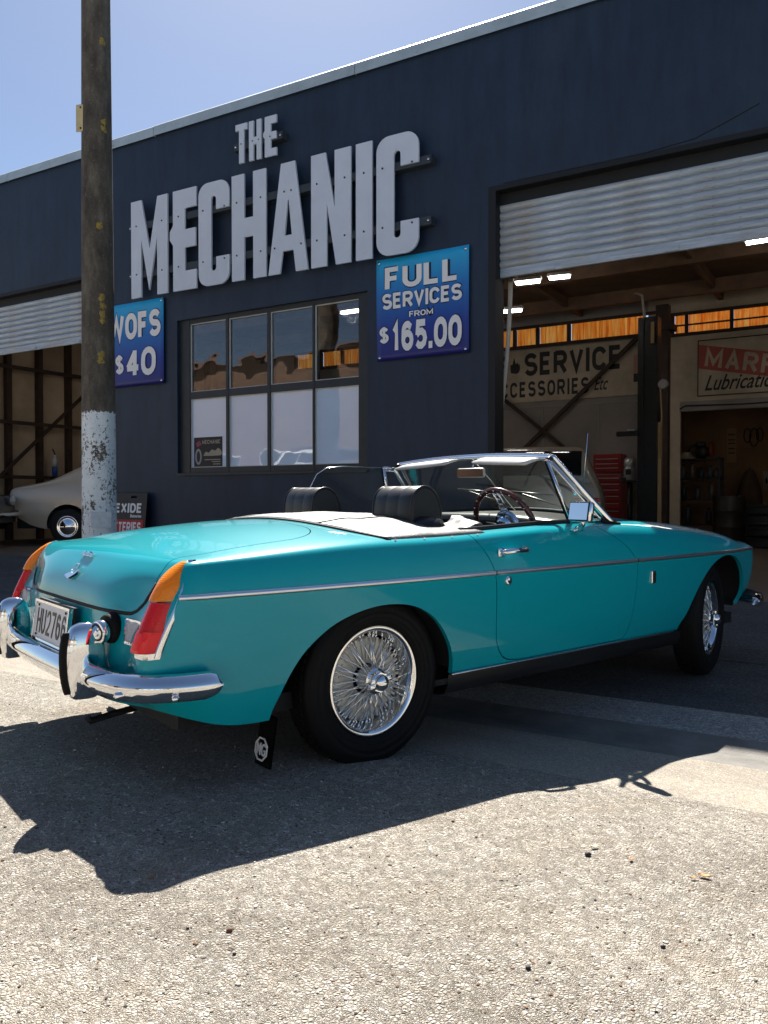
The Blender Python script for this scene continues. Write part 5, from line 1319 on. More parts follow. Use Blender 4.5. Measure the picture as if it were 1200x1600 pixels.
for k, (px, z) in enumerate(((.045, 2.9), (.055, 2.82), (.05, 2.74), (.05, 2.68), (.03, 2.28), (.035, 2.34), (.07, 4.55), (.075, 4.62), (.06, 5.4), (-.03, 5.9), (.03, 3.6))):
    r_ = .172 - .0058 * z; a = math.asin(px / r_) - math.pi / 2 + .35; a = -math.pi / 2 + math.asin(min(.95, px / r_)) + .3
    mb = MB(); c = Vector((r_ * math.cos(a), r_ * math.sin(a), z)); no = Vector((math.cos(a), math.sin(a), 0)); u = Vector((-no.y, no.x, 0))
    ring = []
    for i in range(14):
        t_ = 2 * math.pi * i / 14; q = (.022 + .02 * rr.random()); ring.append(mb.bm.verts.new(c + u * math.cos(t_) * q + Vector((0, 0, math.sin(t_) * q * 1.1)) + no * .001 - no * (q * math.cos(t_)) ** 2 / r_ / 2))
    ctr = mb.bm.verts.new(c + no * .012)
    for i in range(14): mb.bm.faces.new((ring[i], ring[(i + 1) % 14], ctr))
    mb.build('lichen_patch', LICH, pole)
mb = MB(); mb.box((-.120, -.098, 4.66), (.105, .012, .265), Matrix.Rotation(R(-14), 3, 'Z'), .008); tg = mb.build('pole_plate', mat('yellowed_plate', (.55, .46, .24), .5, noise=.15, nscale=9), pole)
mb = MB()
for z in (4.56, 4.76): mb.lathe([(-.110, 0), (-.110, .009), (-.098, .010)], 8, 'Y', (-.12, 0, z))
mb.build('plate_nail', BLACK, tg)
mb = MB(); mb.box((.075, -.155, .72), (.19, .010, .16), Matrix.Rotation(R(18), 3, 'Z'), .004); mb.build('pole_label', mat('white_pole_label', (.55, .60, .64), .6, noise=.15, nscale=20), pole)

# ================================================================== BATTERY SIGN BOARD leaning on the wall
EX = empty('sign_board', BM @ Matrix.Translation((-7.95, -.16, FLOOR - .005)) @ Matrix.Rotation(R(-6), 4, 'X')); tag(EX, 'black EXIDE batteries board with a red band standing against the wall behind the pole', 'sign')
EF = frame((0, 0, 0), (1, 0, 0), (0, 0, 1))
me = poly_mesh('board', [rrect(0, 0, .805, .925, .02), rrect(.50, .855, .62, .885, .014)], EF, .018); bd = link('board', me, mat('black_sign_face', (.010, .010, .011), .4), EX)
EF2 = EF @ Matrix.Translation((0, 0, .0185))
mb = MB(); mb.span((.03, -.0225, .36), (.775, -.0185, .575)); mb.build('red_band', mat('red_print', (.45, .02, .015), .5), EX)
link('lettering', sign_text('lettering', 'EXIDE', (.225, .665, .725, .79), EF2, .22, .002, .14), WHITE, bd)
link('lettering', text_mesh('lettering', 'Batteries', (.52, .605, .725, .645), EF2, .002, .02), WHITE, bd)
link('lettering', sign_text('lettering', 'BATTERIES', (.06, .41, .735, .545), EF2 @ Matrix.Translation((0, 0, .0045)), .21, .002, .14), WHITE, bd)

# ================================================================== WORKSHOP SIGNS
r = empty('wall_sign', BM @ Matrix.Translation((-6.45, 8.5 - .022, 2.93))); tag(r, 'cream board lettered GE SERVICE ACCESSORIES on the rear workshop wall', 'sign')
mb = MB(); mb.span((0, -.012, 0), (1.95, .018, 1.07)); mb.span((1.954, -.012, 0), (3.40, .018, 1.07)); bd = mb.build('board', CREAM, r)
SF_ = frame((0, -.0125, 0), (1, 0, 0), (0, 0, 1)); SIGNB = mat('black_sign_paint', (.012, .012, .014), .6)
link('lettering', sign_text('lettering', 'GE', (.22, .53, .70, .98), SF_, .21, .002, .14), SIGNB, bd)
link('lettering', sign_text('lettering', "SERVICE", (1.06, .53, 3.06, 1.0), SF_, .21, .002, .16), SIGNB, bd)
link('lettering', sign_text('lettering', "ACCESSORIES", (.33, .10, 2.42, .42), SF_, .20, .002, .26), SIGNB, bd)
link('lettering', text_mesh('lettering', 'Etc', (2.52, .14, 2.80, .40), SF_, .002, .012, .4), SIGNB, bd)
me = poly_mesh('hand', [smoothpoly([(.76, .62), (.75, .78), (.80, .80), (.83, .93), (.87, .80), (.90, .84), (.93, .78), (.95, .80), (.96, .68), (.90, .60), (.76, .62)], 3)[:-1]], SF_, .002); link('pointing_hand', me, SIGNB, bd)
r = empty('poster', BM @ Matrix.Translation((-3.16, 8.5 - .05, 3.18))); tag(r, 'small faded pink and black poster at the right end of the SERVICE board', 'poster')
mb = MB(); mb.span((0, 0, .16), (.13, .008, .52)); mb.build('picture', mat('faded_pink_print', (.42, .22, .18), .6), r); mb = MB(); mb.span((0, 0, 0), (.13, .008, .157)); mb.build('caption', SIGNB, r)
r = empty('wall_sign', BM @ Matrix.Translation((-1.98, 8.5 - .022, 2.84))); tag(r, 'framed white lubrication sign with a slanting red band lettered MARF at the right edge', 'sign')
mb = MB(); mb.span((0, -.01, 0), (2.2, .018, 1.0)); bd = mb.build('board', CREAM, r)
for a, c in (((-.015, -.018, -.015), (2.2, .018, .0)), ((-.015, -.018, 0), (0, .018, 1.0)), ((-.015, -.018, 1.0), (2.2, .018, 1.02))):
    mb = MB(); mb.span(a, c); mb.build('frame_strip', SIGNB, r)
SK = Matrix(((1, 0, 0, 0), (-.20, 1, 0, 0), (0, 0, 1, 0), (0, 0, 0, 1))); F2 = frame((0, -.0105, 0), (1, 0, 0), (0, 0, 1)) @ SK
link('red_band', poly_mesh('band', [[(.002, .50), (2.19, .50), (2.19, .94), (.002, .94)]], F2, .002), mat('faded_red_paint', (.36, .075, .05), .6), bd)
link('lettering', sign_text('lettering', 'MARFAK', (.10, .545, 1.85, .90), F2 @ Matrix.Translation((0, 0, .0022)), .20, .002, .22, .12), CREAM, bd)
link('lettering', text_mesh('lettering', 'Lubrication', (.11, .08, 1.40, .36), SF_ @ Matrix.Translation((0, 0, -.002)), .002, .012, .45), SIGNB, bd)
# poster inside the window
r = empty('poster', BM @ Matrix.Translation((-6.485, .079, 1.335))); tag(r, 'small black MECHANIC poster in the lower left window pane', 'poster')
mb = MB(); mb.span((0, 0, 0), (.47, .003, .37)); pb = mb.build('sheet', mat('black_poster_print', (.012, .012, .013), .5), r)
PF_ = frame((0, 0, 0), (1, 0, 0), (0, 0, 1)); PAL = mat('beige_print', (.38, .32, .24), .6)
link('lettering', sign_text('lettering', 'MECHANIC', (.14, .285, .44, .335), PF_, .2, .001, .2), PAL, pb)
for z, x0 in ((.085, .18), (.06, .30), (.03, .32)): link('printed_line', poly_mesh('line', [[(x0, z), (.44, z), (.44, z + .010), (x0, z + .010)]], PF_, .001), PAL, pb)
link('printed_tyre', poly_mesh('tyre', [_ar(.075, .13, .055, .10, 0, 360, 24)[:-1], _ar(.075, .13, .030, .070, 0, 360, 24)[:-1]], PF_, .001), mat('grey_print', (.30, .30, .31), .6), pb)
link('printed_hills', poly_mesh('hills', [smoothpoly([(.16, .14), (.2, .19), (.25, .175), (.3, .215), (.36, .20), (.40, .23), (.45, .20), (.45, .14), (.16, .14)], 2)[:-1]], PF_, .001), PAL, pb)
link('printed_flag', poly_mesh('flag', [[(.03, .30), (.10, .33), (.13, .28), (.06, .25)]], PF_, .001), mat('red_blue_print', (.30, .05, .10), .6), pb)

# ================================================================== VEHICLES IN THE BAYS AND ACROSS THE ROAD
TYRE = mat('dark_tyre', (.015, .015, .015), .7); DGLASS = mat('dark_car_glass', (.012, .016, .016), .03, spec=.8)
def vehicle(nm, label, M, paint, x, ybw, zbelt, ztop, ytop, zbot, wbase, wr, side_win, rear_win, front_win, group=None, hub='cap', lampc=None, tail=None, rack=False, bump_z=.5):
    root = empty(nm, M); tag(root, label, 'car', group)
    S = []; T = []
    for xx in x:
        yb = tb(ybw, xx); zb = tb(zbot, xx); zl = tb(zbelt, xx); zt = max(tb(ztop, xx), zl + .03); yt = tb(ytop, xx)
        f = min(1, (zt - zl) / .35)
        S.append([(xx, yb - .07, zb), (xx, yb - .015, zb + .3 * (zl - zb)), (xx, yb, zb + .62 * (zl - zb)), (xx, yb - .03, zl), (xx, yb - .06 - (yb - .06 - yt) * .55, zl + .55 * (zt - zl)), (xx, yt, zt - .02 - .05 * f)])
        T.append([S[-1][-1]] + [(xx, yt * k, zt - (.012 * k * k)) for k in (.82, .45, 0)])
    for E_, sgn in ((0, -1), (-1, 1)):
        S[E_] = [(p[0] - sgn * .02 * i, p[1] * (.97), p[2]) for i, p in enumerate(S[E_])]; T[E_] = [(S[E_][-1][0] - sgn * (0 if j == 0 else .0), p[1] * .97, p[2]) for j, p in enumerate(T[E_])]; T[E_][0] = S[E_][-1]
    def endf(s, tt, sgn):
        G = [s]
        for j, k in enumerate((.82, .45, 0), 1): G.append([(p[0] + sgn * .06 * (1 - k * k), p[1] * k, p[2]) for p in s[:-1]] + [tt[j]])
        return G
    V, Q, vid = boxcage(S, T, endf(S[0], T[0], -1), endf(S[-1], T[-1], 1))
    sf = subsurf(V, Q, 3)
    def arch(v): return np.where(np.abs(v[:, 1]) > .4, np.minimum(np.hypot(v[:, 0], v[:, 2] - wr), np.hypot(v[:, 0] - wbase, v[:, 2] - wr)) - (wr + .07), 9.)
    b0 = sf.clip(arch, False)
    fw = lambda v: np.where(np.abs(v[:, 1]) > .40, np.min([polysdf(w_, v[:, 0], v[:, 2]) for w_ in side_win], axis=0), 9.)
    def fr(v, win):
        return np.where(v[:, 2] > win[2], np.maximum.reduce([np.abs(v[:, 1]) - win[4], win[0] - v[:, 0], v[:, 0] - win[1], v[:, 2] - win[3], win[2] - v[:, 2]]), 9.)
    bs_ = b0.clip(lambda v: fw(v) - .004, False).clip(lambda v: fr(v, rear_win) - .004, False).clip(lambda v: fr(v, front_win) - .004, False)
    bd = bs_.mesh('body', paint, root, .02)
    b0.clip(lambda v: fw(v) + .004).mesh('side_window', DGLASS, root, .01); b0.clip(lambda v: fr(v, rear_win) + .004).mesh('rear_window', DGLASS, root, .01); b0.clip(lambda v: fr(v, front_win) + .004).mesh('windscreen', DGLASS, root, .01)
    mb = MB(); mb.span((x[0] + .2, -tb(ybw, 1) + .12, tb(zbot, 1) + .02), (x[-1] - .2, tb(ybw, 1) - .12, .62)); mb.build('underbody', BLACK, root)
    yw = tb(ybw, 0) - .10
    for wx in (0, wbase):
        for s in (-1, 1):
            wl = empty('wheel', Matrix.Translation((wx, s * yw, wr)), root)
            mb = MB(); mb.lathe([(-.09, wr * .6), (-.09, wr * .9), (-.06, wr), (.06, wr), (.09, wr * .9), (.09, wr * .6)], 36); mb.build('tyre', TYRE, wl, smooth=True)
            mb = MB(); q = s; mb.lathe([(q * .085, wr * .62), (q * .100, wr * .60), (q * .104, wr * .55), (q * .094, wr * .50), (q * .090, wr * .44), (q * .100, wr * .38), (q * .112, wr * .22), (q * .122, wr * .16), (q * .125, 0)], 32); mb.build('hubcap', CHROME, wl, smooth=True)
    for xe, sgn, nm2 in ((x[0], -1, 'rear_bumper'), (x[-1], 1, 'front_bumper')):
        yb = tb(ybw, xe) + .01; mb = MB(); pts = [(xe - sgn * .26, -yb - .02, bump_z), (xe - sgn * .05, -yb - .01, bump_z), (xe + sgn * .07, -yb + .12, bump_z), (xe + sgn * .14, 0, bump_z), (xe + sgn * .07, yb - .12, bump_z), (xe - sgn * .05, yb + .01, bump_z), (xe - sgn * .26, yb + .02, bump_z)]
        mb.tube(smoothpoly(pts, 4), [.05] * 25, 8); o = mb.build(nm2, CHROME, root)
    for s in (-1, 1):
        mb = MB(); yb = tb(ybw, x[0]); mb.box((x[0] + .015, s * (yb - .16), tail), (.16, .30, .15), None, .01); tl = mb.build('tail_lamp', mat('car_red_lens', (.40, .012, .010), .2), root)
        mb = MB(); mb.box((x[0] + .012, s * (yb - .16), tail), (.168, .31, .05), None, .006); mb.build('lamp_band', mat('pale_lens', (.55, .5, .48), .2), tl)
        mb = MB(); mb.lathe([(0, .09), (.04, .085), (.05, 0)], 20, 'X', (x[-1] + .02, s * (tb(ybw, x[-1]) - .25), tail)); mb.build('headlamp', mat('car_headlamp', (.7, .72, .72), .1, .3), root)
    if rack:
        for xx in rack:
            mb = MB(); mb.tube([(xx, -.74, tb(ztop, xx) - .05), (xx, -.68, tb(ztop, xx) + .08), (xx, .68, tb(ztop, xx) + .08), (xx, .74, tb(ztop, xx) - .05)], .035, 8); mb.build('roof_bar', BLACK, root)
    return root
GOLD = paintm('gold_car_paint', (.74, .64, .50), .2); CREAMP = paintm('cream_car_paint', (.40, .35, .27)); BLKP = paintm('black_car_paint', (.010, .010, .012)); WHP = paintm('white_car_paint', (.75, .76, .77))
coupe = dict(x=[-1.15, -1.0, -.75, -.4, 0, .35, .7, 1.1, 1.6, 2.1, 2.5, 2.9, 3.3, 3.58], ybw=[(-1.15, .80), (-.6, .87), (0, .90), (1.5, .91), (2.8, .89), (3.58, .82)],
    zbelt=[(-1.15, .93), (-.4, .98), (.5, .95), (2.0, .92), (3.58, .86)], ztop=[(-1.15, 1.02), (-.6, 1.13), (-.2, 1.24), (.2, 1.47), (.7, 1.56), (1.5, 1.56), (1.9, 1.38), (2.5, 1.0), (3.58, .90)],
    ytop=[(-1.15, .78), (-.5, .78), (0, .74), (.5, .68), (1.5, .66), (2.2, .66), (2.6, .76), (3.58, .74)], zbot=[(-1.15, .46), (-.7, .36), (-.35, .28), (3.0, .27), (3.58, .42)],
    wbase=2.82, wr=.33, side_win=[[(.50, 1.03), (.62, 1.32), (1.25, 1.36), (1.25, 1.01)], [(1.30, 1.01), (1.30, 1.36), (1.72, 1.33), (2.12, 1.01)]], rear_win=(-.25, .55, 1.12, 1.42, .58), front_win=(1.75, 2.45, 1.02, 1.42, .62), tail=.80, bump_z=.58)
vehicle('parked_car', 'gold coupe with chrome hubcap parked inside the left workshop bay', Matrix.Translation((-5.67, 15.20, FLOOR + .0)), GOLD, **coupe)
c2 = dict(coupe); c2['bump_z'] = .55
vehicle('parked_car', 'black car at the far left edge showing only its chrome bumper end', Matrix.Translation((-10.20, 13.6, FLOOR)), BLKP, **c2)
wag = dict(x=[-.95, -.8, -.5, -.1, .4, 1.0, 1.5, 1.9, 2.3, 2.8, 3.2, 3.45], ybw=[(-.95, .80), (0, .86), (2, .87), (3.45, .80)], zbelt=[(-.95, .94), (1, .94), (3.45, .86)],
    ztop=[(-.95, 1.08), (-.8, 1.22), (-.5, 1.46), (-.1, 1.54), (1.2, 1.55), (1.6, 1.50), (2.3, 1.02), (3.45, .90)], ytop=[(-.95, .68), (-.5, .60), (1.4, .60), (2.4, .74), (3.45, .70)], zbot=[(-.95, .42), (-.3, .28), (3.45, .36)],
    wbase=2.6, wr=.31, side_win=[[(-.45, 1.0), (-.30, 1.42), (.55, 1.47), (.55, 1.0)], [(.61, 1.0), (.61, 1.47), (1.35, 1.44), (1.85, 1.0)]], rear_win=(-.95, -.40, 1.12, 1.46, .56), front_win=(1.5, 2.3, 1.04, 1.40, .60), tail=.78, bump_z=.5)
vehicle('parked_car', 'cream estate car nosed into the right workshop bay behind the roadster', BM @ Matrix.Translation((-3.08, 3.15, FLOOR)) @ Matrix.Rotation(R(106), 4, 'Z'), CREAMP, **wag)
r = empty('licence_plate', BM @ Matrix.Translation((-3.26, 2.26, FLOOR + .755))); tag(r, 'white number plate on the tail of the cream car inside the bay', 'number plate'); 
mb = MB(); mb.box((.18, 0, .06), (.36, .012, .12), None, .003); pp = mb.build('plate', mat('plate_white', (.7, .72, .76)), r)
link('lettering', sign_text('lettering', 'D', (.03, .03, .09, .09), frame((0, -.0065, 0), (1, 0, 0), (0, 0, 1)), .2, .001), INKP, pp)
suv = dict(x=[-.9, -.8, -.5, 0, .6, 1.2, 1.7, 2.1, 2.5, 2.9, 3.3, 3.55], ybw=[(-.9, .86), (0, .92), (2, .92), (3.55, .84)], zbelt=[(-.9, 1.12), (1.8, 1.10), (3.55, 1.0)], ztop=[(-.9, 1.70), (-.6, 1.78), (1.4, 1.80), (1.75, 1.68), (2.35, 1.22), (3.55, 1.05)],
    ytop=[(-.9, .72), (1.5, .70), (2.4, .82), (3.55, .76)], zbot=[(-.9, .50), (0, .42), (3.55, .50)], wbase=2.7, wr=.38, side_win=[[(-.7, 1.2), (-.62, 1.66), (.1, 1.68), (.1, 1.2)], [(.17, 1.2), (.17, 1.68), (.9, 1.68), (.9, 1.2)], [(.97, 1.2), (.97, 1.68), (1.5, 1.64), (1.95, 1.2)]],
    rear_win=(-1.1, -.6, 1.25, 1.62, .6), front_win=(1.6, 2.3, 1.28, 1.66, .62), tail=.95, bump_z=.62)
# across the street, behind the photographer: what the glass, chrome and paint reflect
b = MB(); b.grid([[(x, y, z) for x in (-60, 60)] for y, z in ((-40, 1.1), (-14, .95), (-12.5, .30), (-12.45, .02))]); o = b.build('raised_yard', mat('pale_yard_concrete', (.22, .21, .19), .85, noise=.2, nscale=.6), None, BM); o['kind'] = 'structure'
vehicle('parked_car', 'white four wheel drive with roof bars across the street, seen mirrored in the window', BM @ Matrix.Translation((-16.4, -17.0, .97)) @ Matrix.Rotation(R(180), 4, 'Z'), WHP, rack=(0, 1.2), **suv)
def shed(x0, x1, y, h, depth, wallm, roofm, lab, nwin):
    rt = empty('street_building', BM @ Matrix.Translation((x0, y, .95))); tag(rt, lab, 'building')
    L = x1 - x0; mb = MB(); mb.span((0, -depth, -.2), (L, 0, h)); mb.build('wall', wallm, rt)
    mb = MB(); v = [mb.bm.verts.new(p) for p in ((-.3, .4, h - .02), (L + .3, .4, h - .02), (L + .3, -depth / 2, h + 1.3), (-.3, -depth / 2, h + 1.3), (L + .3, -depth - .4, h - .02), (-.3, -depth - .4, h - .02))]
    mb.bm.faces.new((v[0], v[1], v[2], v[3])); mb.bm.faces.new((v[3], v[2], v[4], v[5])); mb.bm.faces.new((v[0], v[3], v[5])); mb.bm.faces.new((v[1], v[4], v[2])); mb.build('roof', roofm, rt)
    for k in range(nwin):
        xx = (k + .5) * L / nwin; mb = MB(); mb.span((xx - .9, 0, 1.0), (xx + .9, .05, 2.3)); wd2 = mb.build('window', WHITE, rt); mb = MB(); mb.span((xx - .82, .05, 1.08), (xx + .82, .06, 2.22)); mb.build('window_pane', DGLASS, wd2)
shed(-40, -19.5, -24, 6.9, 10, mat('brown_timber_cladding', (.17, .10, .065), .75, noise=.3, nscale=2), mat('brown_iron_roof', (.13, .075, .05), .6), 'tall brown timber clad barn across the street behind the camera', 6)
shed(-17.5, -3, -27, 4.8, 10, mat('brown_brick_wall', (.20, .12, .08), .8, noise=.2, nscale=3), mat('dark_brown_roof', (.10, .06, .045), .6), 'brown brick hall with dark roof across the street behind the camera', 4)
shed(-1, 12, -23, 4.0, 9, mat('white_block_wall', (.46, .46, .44), .7), mat('grey_iron_roof', (.32, .33, .35), .5), 'white block workshop with grey roof across the street behind the camera', 4)
shed(14, 30, -24, 5.0, 10, mat('cream_plaster_wall', (.38, .33, .26), .7), mat('red_iron_roof', (.28, .07, .05), .6), 'cream plaster building with red roof across the street behind the camera', 5)
TRUNK = mat('bark', (.09, .065, .045), .9, noise=.4, nscale=12); LEAF = mat('leaf_green', (.055, .085, .028), .6, noise=.4, nscale=2)
def tree(x, y, h, lab):
    rt = empty('tree', BM @ Matrix.Translation((x, y, .9))); tag(rt, lab, 'tree', 'trees across the street'); rg = random.Random(int(x * 7 + 99))
    mb = MB(); mb.tube([(0, 0, -.2), (.05, 0, h * .3), (-.05, .1, h * .6), (0, 0, h * .85)], [.18, .14, .09, .03], 8)
    for k in range(6):
        a = k * 1.1; mb.tube([(0, 0, h * (.35 + .06 * k)), (math.cos(a) * h * .14, math.sin(a) * h * .14, h * (.5 + .06 * k)), (math.cos(a) * h * .25, math.sin(a) * h * .25, h * (.6 + .05 * k))], [.06, .04, .015], 6)
    mb.build('trunk', TRUNK, rt); mb = MB()
    for k in range(2200):
        u = Vector((rg.gauss(0, 1), rg.gauss(0, 1), rg.gauss(0, 1))).normalized() * (rg.random() ** .4); c = Vector((u.x * h * .32, u.y * h * .32, h * .66 + u.z * h * .33)); c += Vector((math.sin(c.z * 3 + c.x * 2), math.cos(c.x * 3), math.sin(c.y * 4))) * .12 * h * .3
        e1 = Vector((rg.gauss(0, 1), rg.gauss(0, 1), rg.gauss(0, 1))).normalized() * .11; e2 = e1.orthogonal().normalized() * .06
        mb.bm.faces.new([mb.bm.verts.new(c + d) for d in (-e1, e2, e1, -e2)])
    mb.build('crown', LEAF, rt, recalc=False)
tree(-1.5, -19, 5.5, 'leafy green tree across the street between the hall and the block workshop'); tree(12.5, -20, 7, 'leafy green tree across the street beside the cream plaster building')

# ================================================================== THINGS IN THE WORKSHOP
REDP = mat('red_tool_paint', (.26, .020, .014), .35); STEEL = mat('bare_steel', (.42, .42, .43), .35, .8)
r = empty('tool_chest', BM @ Matrix.Translation((-3.44, 7.6, FLOOR))); tag(r, 'tall red tool chest with rows of drawers against the rear workshop wall', 'tool chest')
mb = MB(); mb.box((0, .24, .70), (.56, .46, 1.16), None, .01); mb.build('cabinet', REDP, r); mb = MB(); mb.box((0, .26, 1.49), (.53, .38, .36), None, .015); mb.build('top_box', REDP, r)
for z, h_ in ((.22, .16), (.40, .16), (.56, .12), (.70, .12), (.84, .10), (.96, .09), (1.07, .09), (1.18, .09)):
    mb = MB(); mb.box((.02, -.002, z), (.48, .03, h_ * .86), None, .006); d = mb.build('drawer', REDP, r); mb = MB(); mb.box((.02, -.022, z + h_ * .33), (.44, .016, .016)); mb.build('drawer_pull', STEEL, d)
for z in (1.38, 1.46, 1.55):
    mb = MB(); mb.box((0, .06, z), (.46, .03, .065), None, .005); d = mb.build('drawer', REDP, r); mb = MB(); mb.box((0, .042, z + .02), (.42, .012, .012)); mb.build('drawer_pull', STEEL, d)
for x in (-.22, .22):
    mb = MB(); mb.lathe([(-.02, .05), (.02, .05)], 14, 'Y', (x, .1, .05)); mb.build('castor', TYRE, r)
r = empty('bench_grinder', BM @ Matrix.Translation((-2.85, 7.0, FLOOR))); tag(r, 'silver motor machine on a dark pedestal beside the red tool chest', 'grinder')
mb = MB(); mb.box((0, 0, .02), (.34, .34, .04), None, .01); mb.tube([(0, 0, .04), (0, 0, 1.12)], .05, 12); mb.box((0, 0, 1.14), (.24, .2, .04), None, .008); mb.build('pedestal', SATIN, r)
mb = MB(); mb.lathe([(1.16, .07), (1.18, .10), (1.36, .105), (1.40, .09), (1.42, .105), (1.52, .10), (1.55, .06)], 24, 'Z'); mb.build('motor', mat('silver_machine', (.50, .50, .49), .35, .5), r, smooth=True)
mb = MB(); mb.box((.0, -.11, 1.30), (.09, .03, .10), None, .006); mb.box((-.1, -.03, 1.18), (.12, .12, .05), None, .01); mb.build('switch_box', SATIN, r)
r = empty('hoist_column', BM @ Matrix.Translation((-2.42, 6.5, FLOOR))); tag(r, 'black steel car hoist column standing in the right workshop bay', 'hoist')
mb = MB(); mb.span((-.16, -.10, 0), (.16, -.07, 3.85)); mb.span((-.16, -.07, 0), (-.13, .16, 3.85)); mb.span((.13, -.07, 0), (.16, .16, 3.85)); mb.span((-.10, -.13, .0), (-.06, -.10, 3.80)); mb.build('mast', SATIN, r)
mb = MB(); mb.span((-.30, -.16, 0), (.30, .3, .03)); mb.build('base_plate', SATIN, r); mb = MB(); mb.box((-.30, -.2, 1.92), (.34, .14, .08), None, .01); mb.build('lift_arm', SATIN, r)
mb = MB(); mb.box((-.22, -.27, 1.97), (.10, .10, .03), None, .006); mb.build('arm_pad', STEEL, r); mb = MB(); mb.span((.17, -.09, .4), (.23, -.03, 2.1)); mb.build('timber_strip', mat('pale_timber', (.36, .25, .13), .7), r)
mb = MB(); mb.span((.06, -.16, 3.4), (.11, -.10, 3.75)); mb.tube([(.21, -.12, 2.7), (.24, -.13, 2.2), (.21, -.12, 1.5)], .012, 6); mb.build('lift_cable', mat('ochre_rope', (.33, .22, .10), .8), r)
mb = MB(); mb.lathe([(-.13, .075), (-.09, .085), (-.07, .085)], 20, 'Y', (.25, 0, 2.72)); mb.build('pulley', STEEL, r)
r = empty('shelf_rack', BM @ Matrix.Translation((-2.22, 10.0, FLOOR))); tag(r, 'dark metal shelf rack in the brown rear room', 'shelf')
mb = MB()
for x in (-.42, .42):
    for y in (-.2, .2): mb.span((x - .02, y - .02, 0), (x + .02, y + .02, 1.66))
mb.build('upright', SATIN, r)
for z in (.3, .80, 1.22, 1.62):
    mb = MB(); mb.span((-.44, -.22, z - .015), (.44, .22, z + .015)); mb.build('shelf', SATIN, r)
rg = random.Random(11)
for k, (x, z, h_) in enumerate(((-.3, 1.235, .26), (-.12, 1.235, .30), (.05, 1.235, .20), (.22, 1.235, .24), (.34, 1.235, .18), (-.28, .815, .30), (-.02, .815, .24), (.25, .815, .30), (-.2, .315, .36), (.2, .315, .30))):
    q = empty('can', BM @ Matrix.Translation((-2.22 + x, 9.95, FLOOR + z))); tag(q, ['dark can, leftmost on the upper shelf of the rack', 'tallest can, second from the left on the upper shelf', 'short can in the middle of the upper shelf', 'can second from the right on the upper shelf', 'shortest can, rightmost on the upper shelf', 'can on the left of the middle shelf', 'low can at the centre of the middle shelf', 'can on the right of the middle shelf', 'tall canister at the left of the bottom shelf', 'canister at the right of the bottom shelf'][k], 'can', 'cans on the shelf rack')
    mb = MB(); mb.lathe([(0, .055), (.0, .06), (h_ * .8, .06), (h_ * .88, .03), (h_, .028)], 14, 'Z'); mb.build('can_body', mat('dull_can_%d' % (k % 3), ((.10, .10, .11), (.16, .13, .10), (.05, .06, .07))[k % 3], .45, .3), q); mb = MB(); mb.lathe([(h_, .032), (h_ + .03, .03)], 12, 'Z'); mb.build('cap', SATIN, q)
r = empty('machine_part', BM @ Matrix.Translation((-2.12, 9.95, FLOOR + 1.636))); tag(r, 'dark engine part with a rusty red flange on top of the shelf rack', 'engine part')
mb = MB(); mb.lathe([(-.16, .06), (-.14, .13), (.02, .14), (.06, .09), (.12, .09)], 18, 'X', (0, 0, .14)); mb.box((-.05, 0, .30), (.16, .14, .10), None, .02); mb.tube([(-.1, 0, .3), (-.25, -.05, .24), (-.32, -.05, .10)], .03, 8); mb.build('casting', mat('oily_casting', (.035, .03, .028), .5, .4, noise=.4), r)
mb = MB(); mb.lathe([(.12, .16), (.16, .17), (.18, .12)], 20, 'X', (0, 0, .18)); mb.build('flange', mat('rusty_red_part', (.28, .06, .03), .6, noise=.3), r)
r = empty('rag_bundle', BM @ Matrix.Translation((-2.46, 9.9, FLOOR + 1.636))); tag(r, 'pale crumpled rag heap on the left end of the shelf rack', 'rags')
mb = MB(); P = []
for i in range(9):
    a = i / 8; P.append([((.17 - .1 * a) * (1 + .18 * math.sin(3 * k + i)) * math.cos(k * .449), (.13 - .08 * a) * (1 + .2 * math.sin(2 * k + i * 2)) * math.sin(k * .449), .13 * a + .01 * math.sin(k * 2 + i)) for k in range(14)])
g = mb.grid(P, cv=True); mb.bm.faces.new(g[-1]); mb.build('cloth', mat('pale_rag', (.42, .33, .24), .9), r)
r = empty('notice', BM @ Matrix.Translation((-1.95, 12.48, 1.75))); tag(r, 'tall tan paper notice pinned to the brown rear room wall', 'notice')
mb = MB(); mb.span((-.10, -.006, 0), (.10, 0, .78)); nn = mb.build('paper', mat('tan_paper', (.50, .32, .16), .7), r)
mb = MB()
for z in (.62, .5, .42, .30, .2): mb.span((-.07, -.009, z), (.07, -.0065, z + .03))
mb.build('print', mat('brown_print', (.16, .07, .03), .7), nn)
r = empty('hook_board', BM @ Matrix.Translation((-1.05, 12.46, FLOOR + 1.02))); tag(r, 'pale board with four hooks on the brown rear room wall', 'hook board')
mb = MB(); mb.span((-.24, 0, 0), (.24, .025, .42)); mb.build('board', mat('pale_peg_board', (.50, .40, .28), .7), r)
for k in range(4):
    mb = MB(); mb.tube([(-.165 + k * .11, -.002, .26), (-.165 + k * .11, -.06, .24), (-.165 + k * .11, -.06, .16), (-.165 + k * .11, -.03, .14)], .016, 8); mb.build('hook', SATIN, r)
r = empty('cupboard', BM @ Matrix.Translation((-.25, 12.2, FLOOR + .95))); tag(r, 'dark green wall cupboard at the right edge of the rear room', 'cupboard')
mb = MB(); mb.box((.2, .1, .5), (.9, .36, 1.0), None, .01); mb.build('carcass', mat('dark_green_paint', (.03, .045, .03), .5), r); 
for s in (-1, 1):
    mb = MB(); mb.box((.2 + s * .22, -.09, .5), (.42, .02, .94), None, .005); d = mb.build('cupboard_door', mat('dark_green_paint', (.03, .045, .03), .5), r); mb = MB(); mb.box((.2 + s * .05, -.11, .5), (.02, .02, .12)); mb.build('handle', STEEL, d)
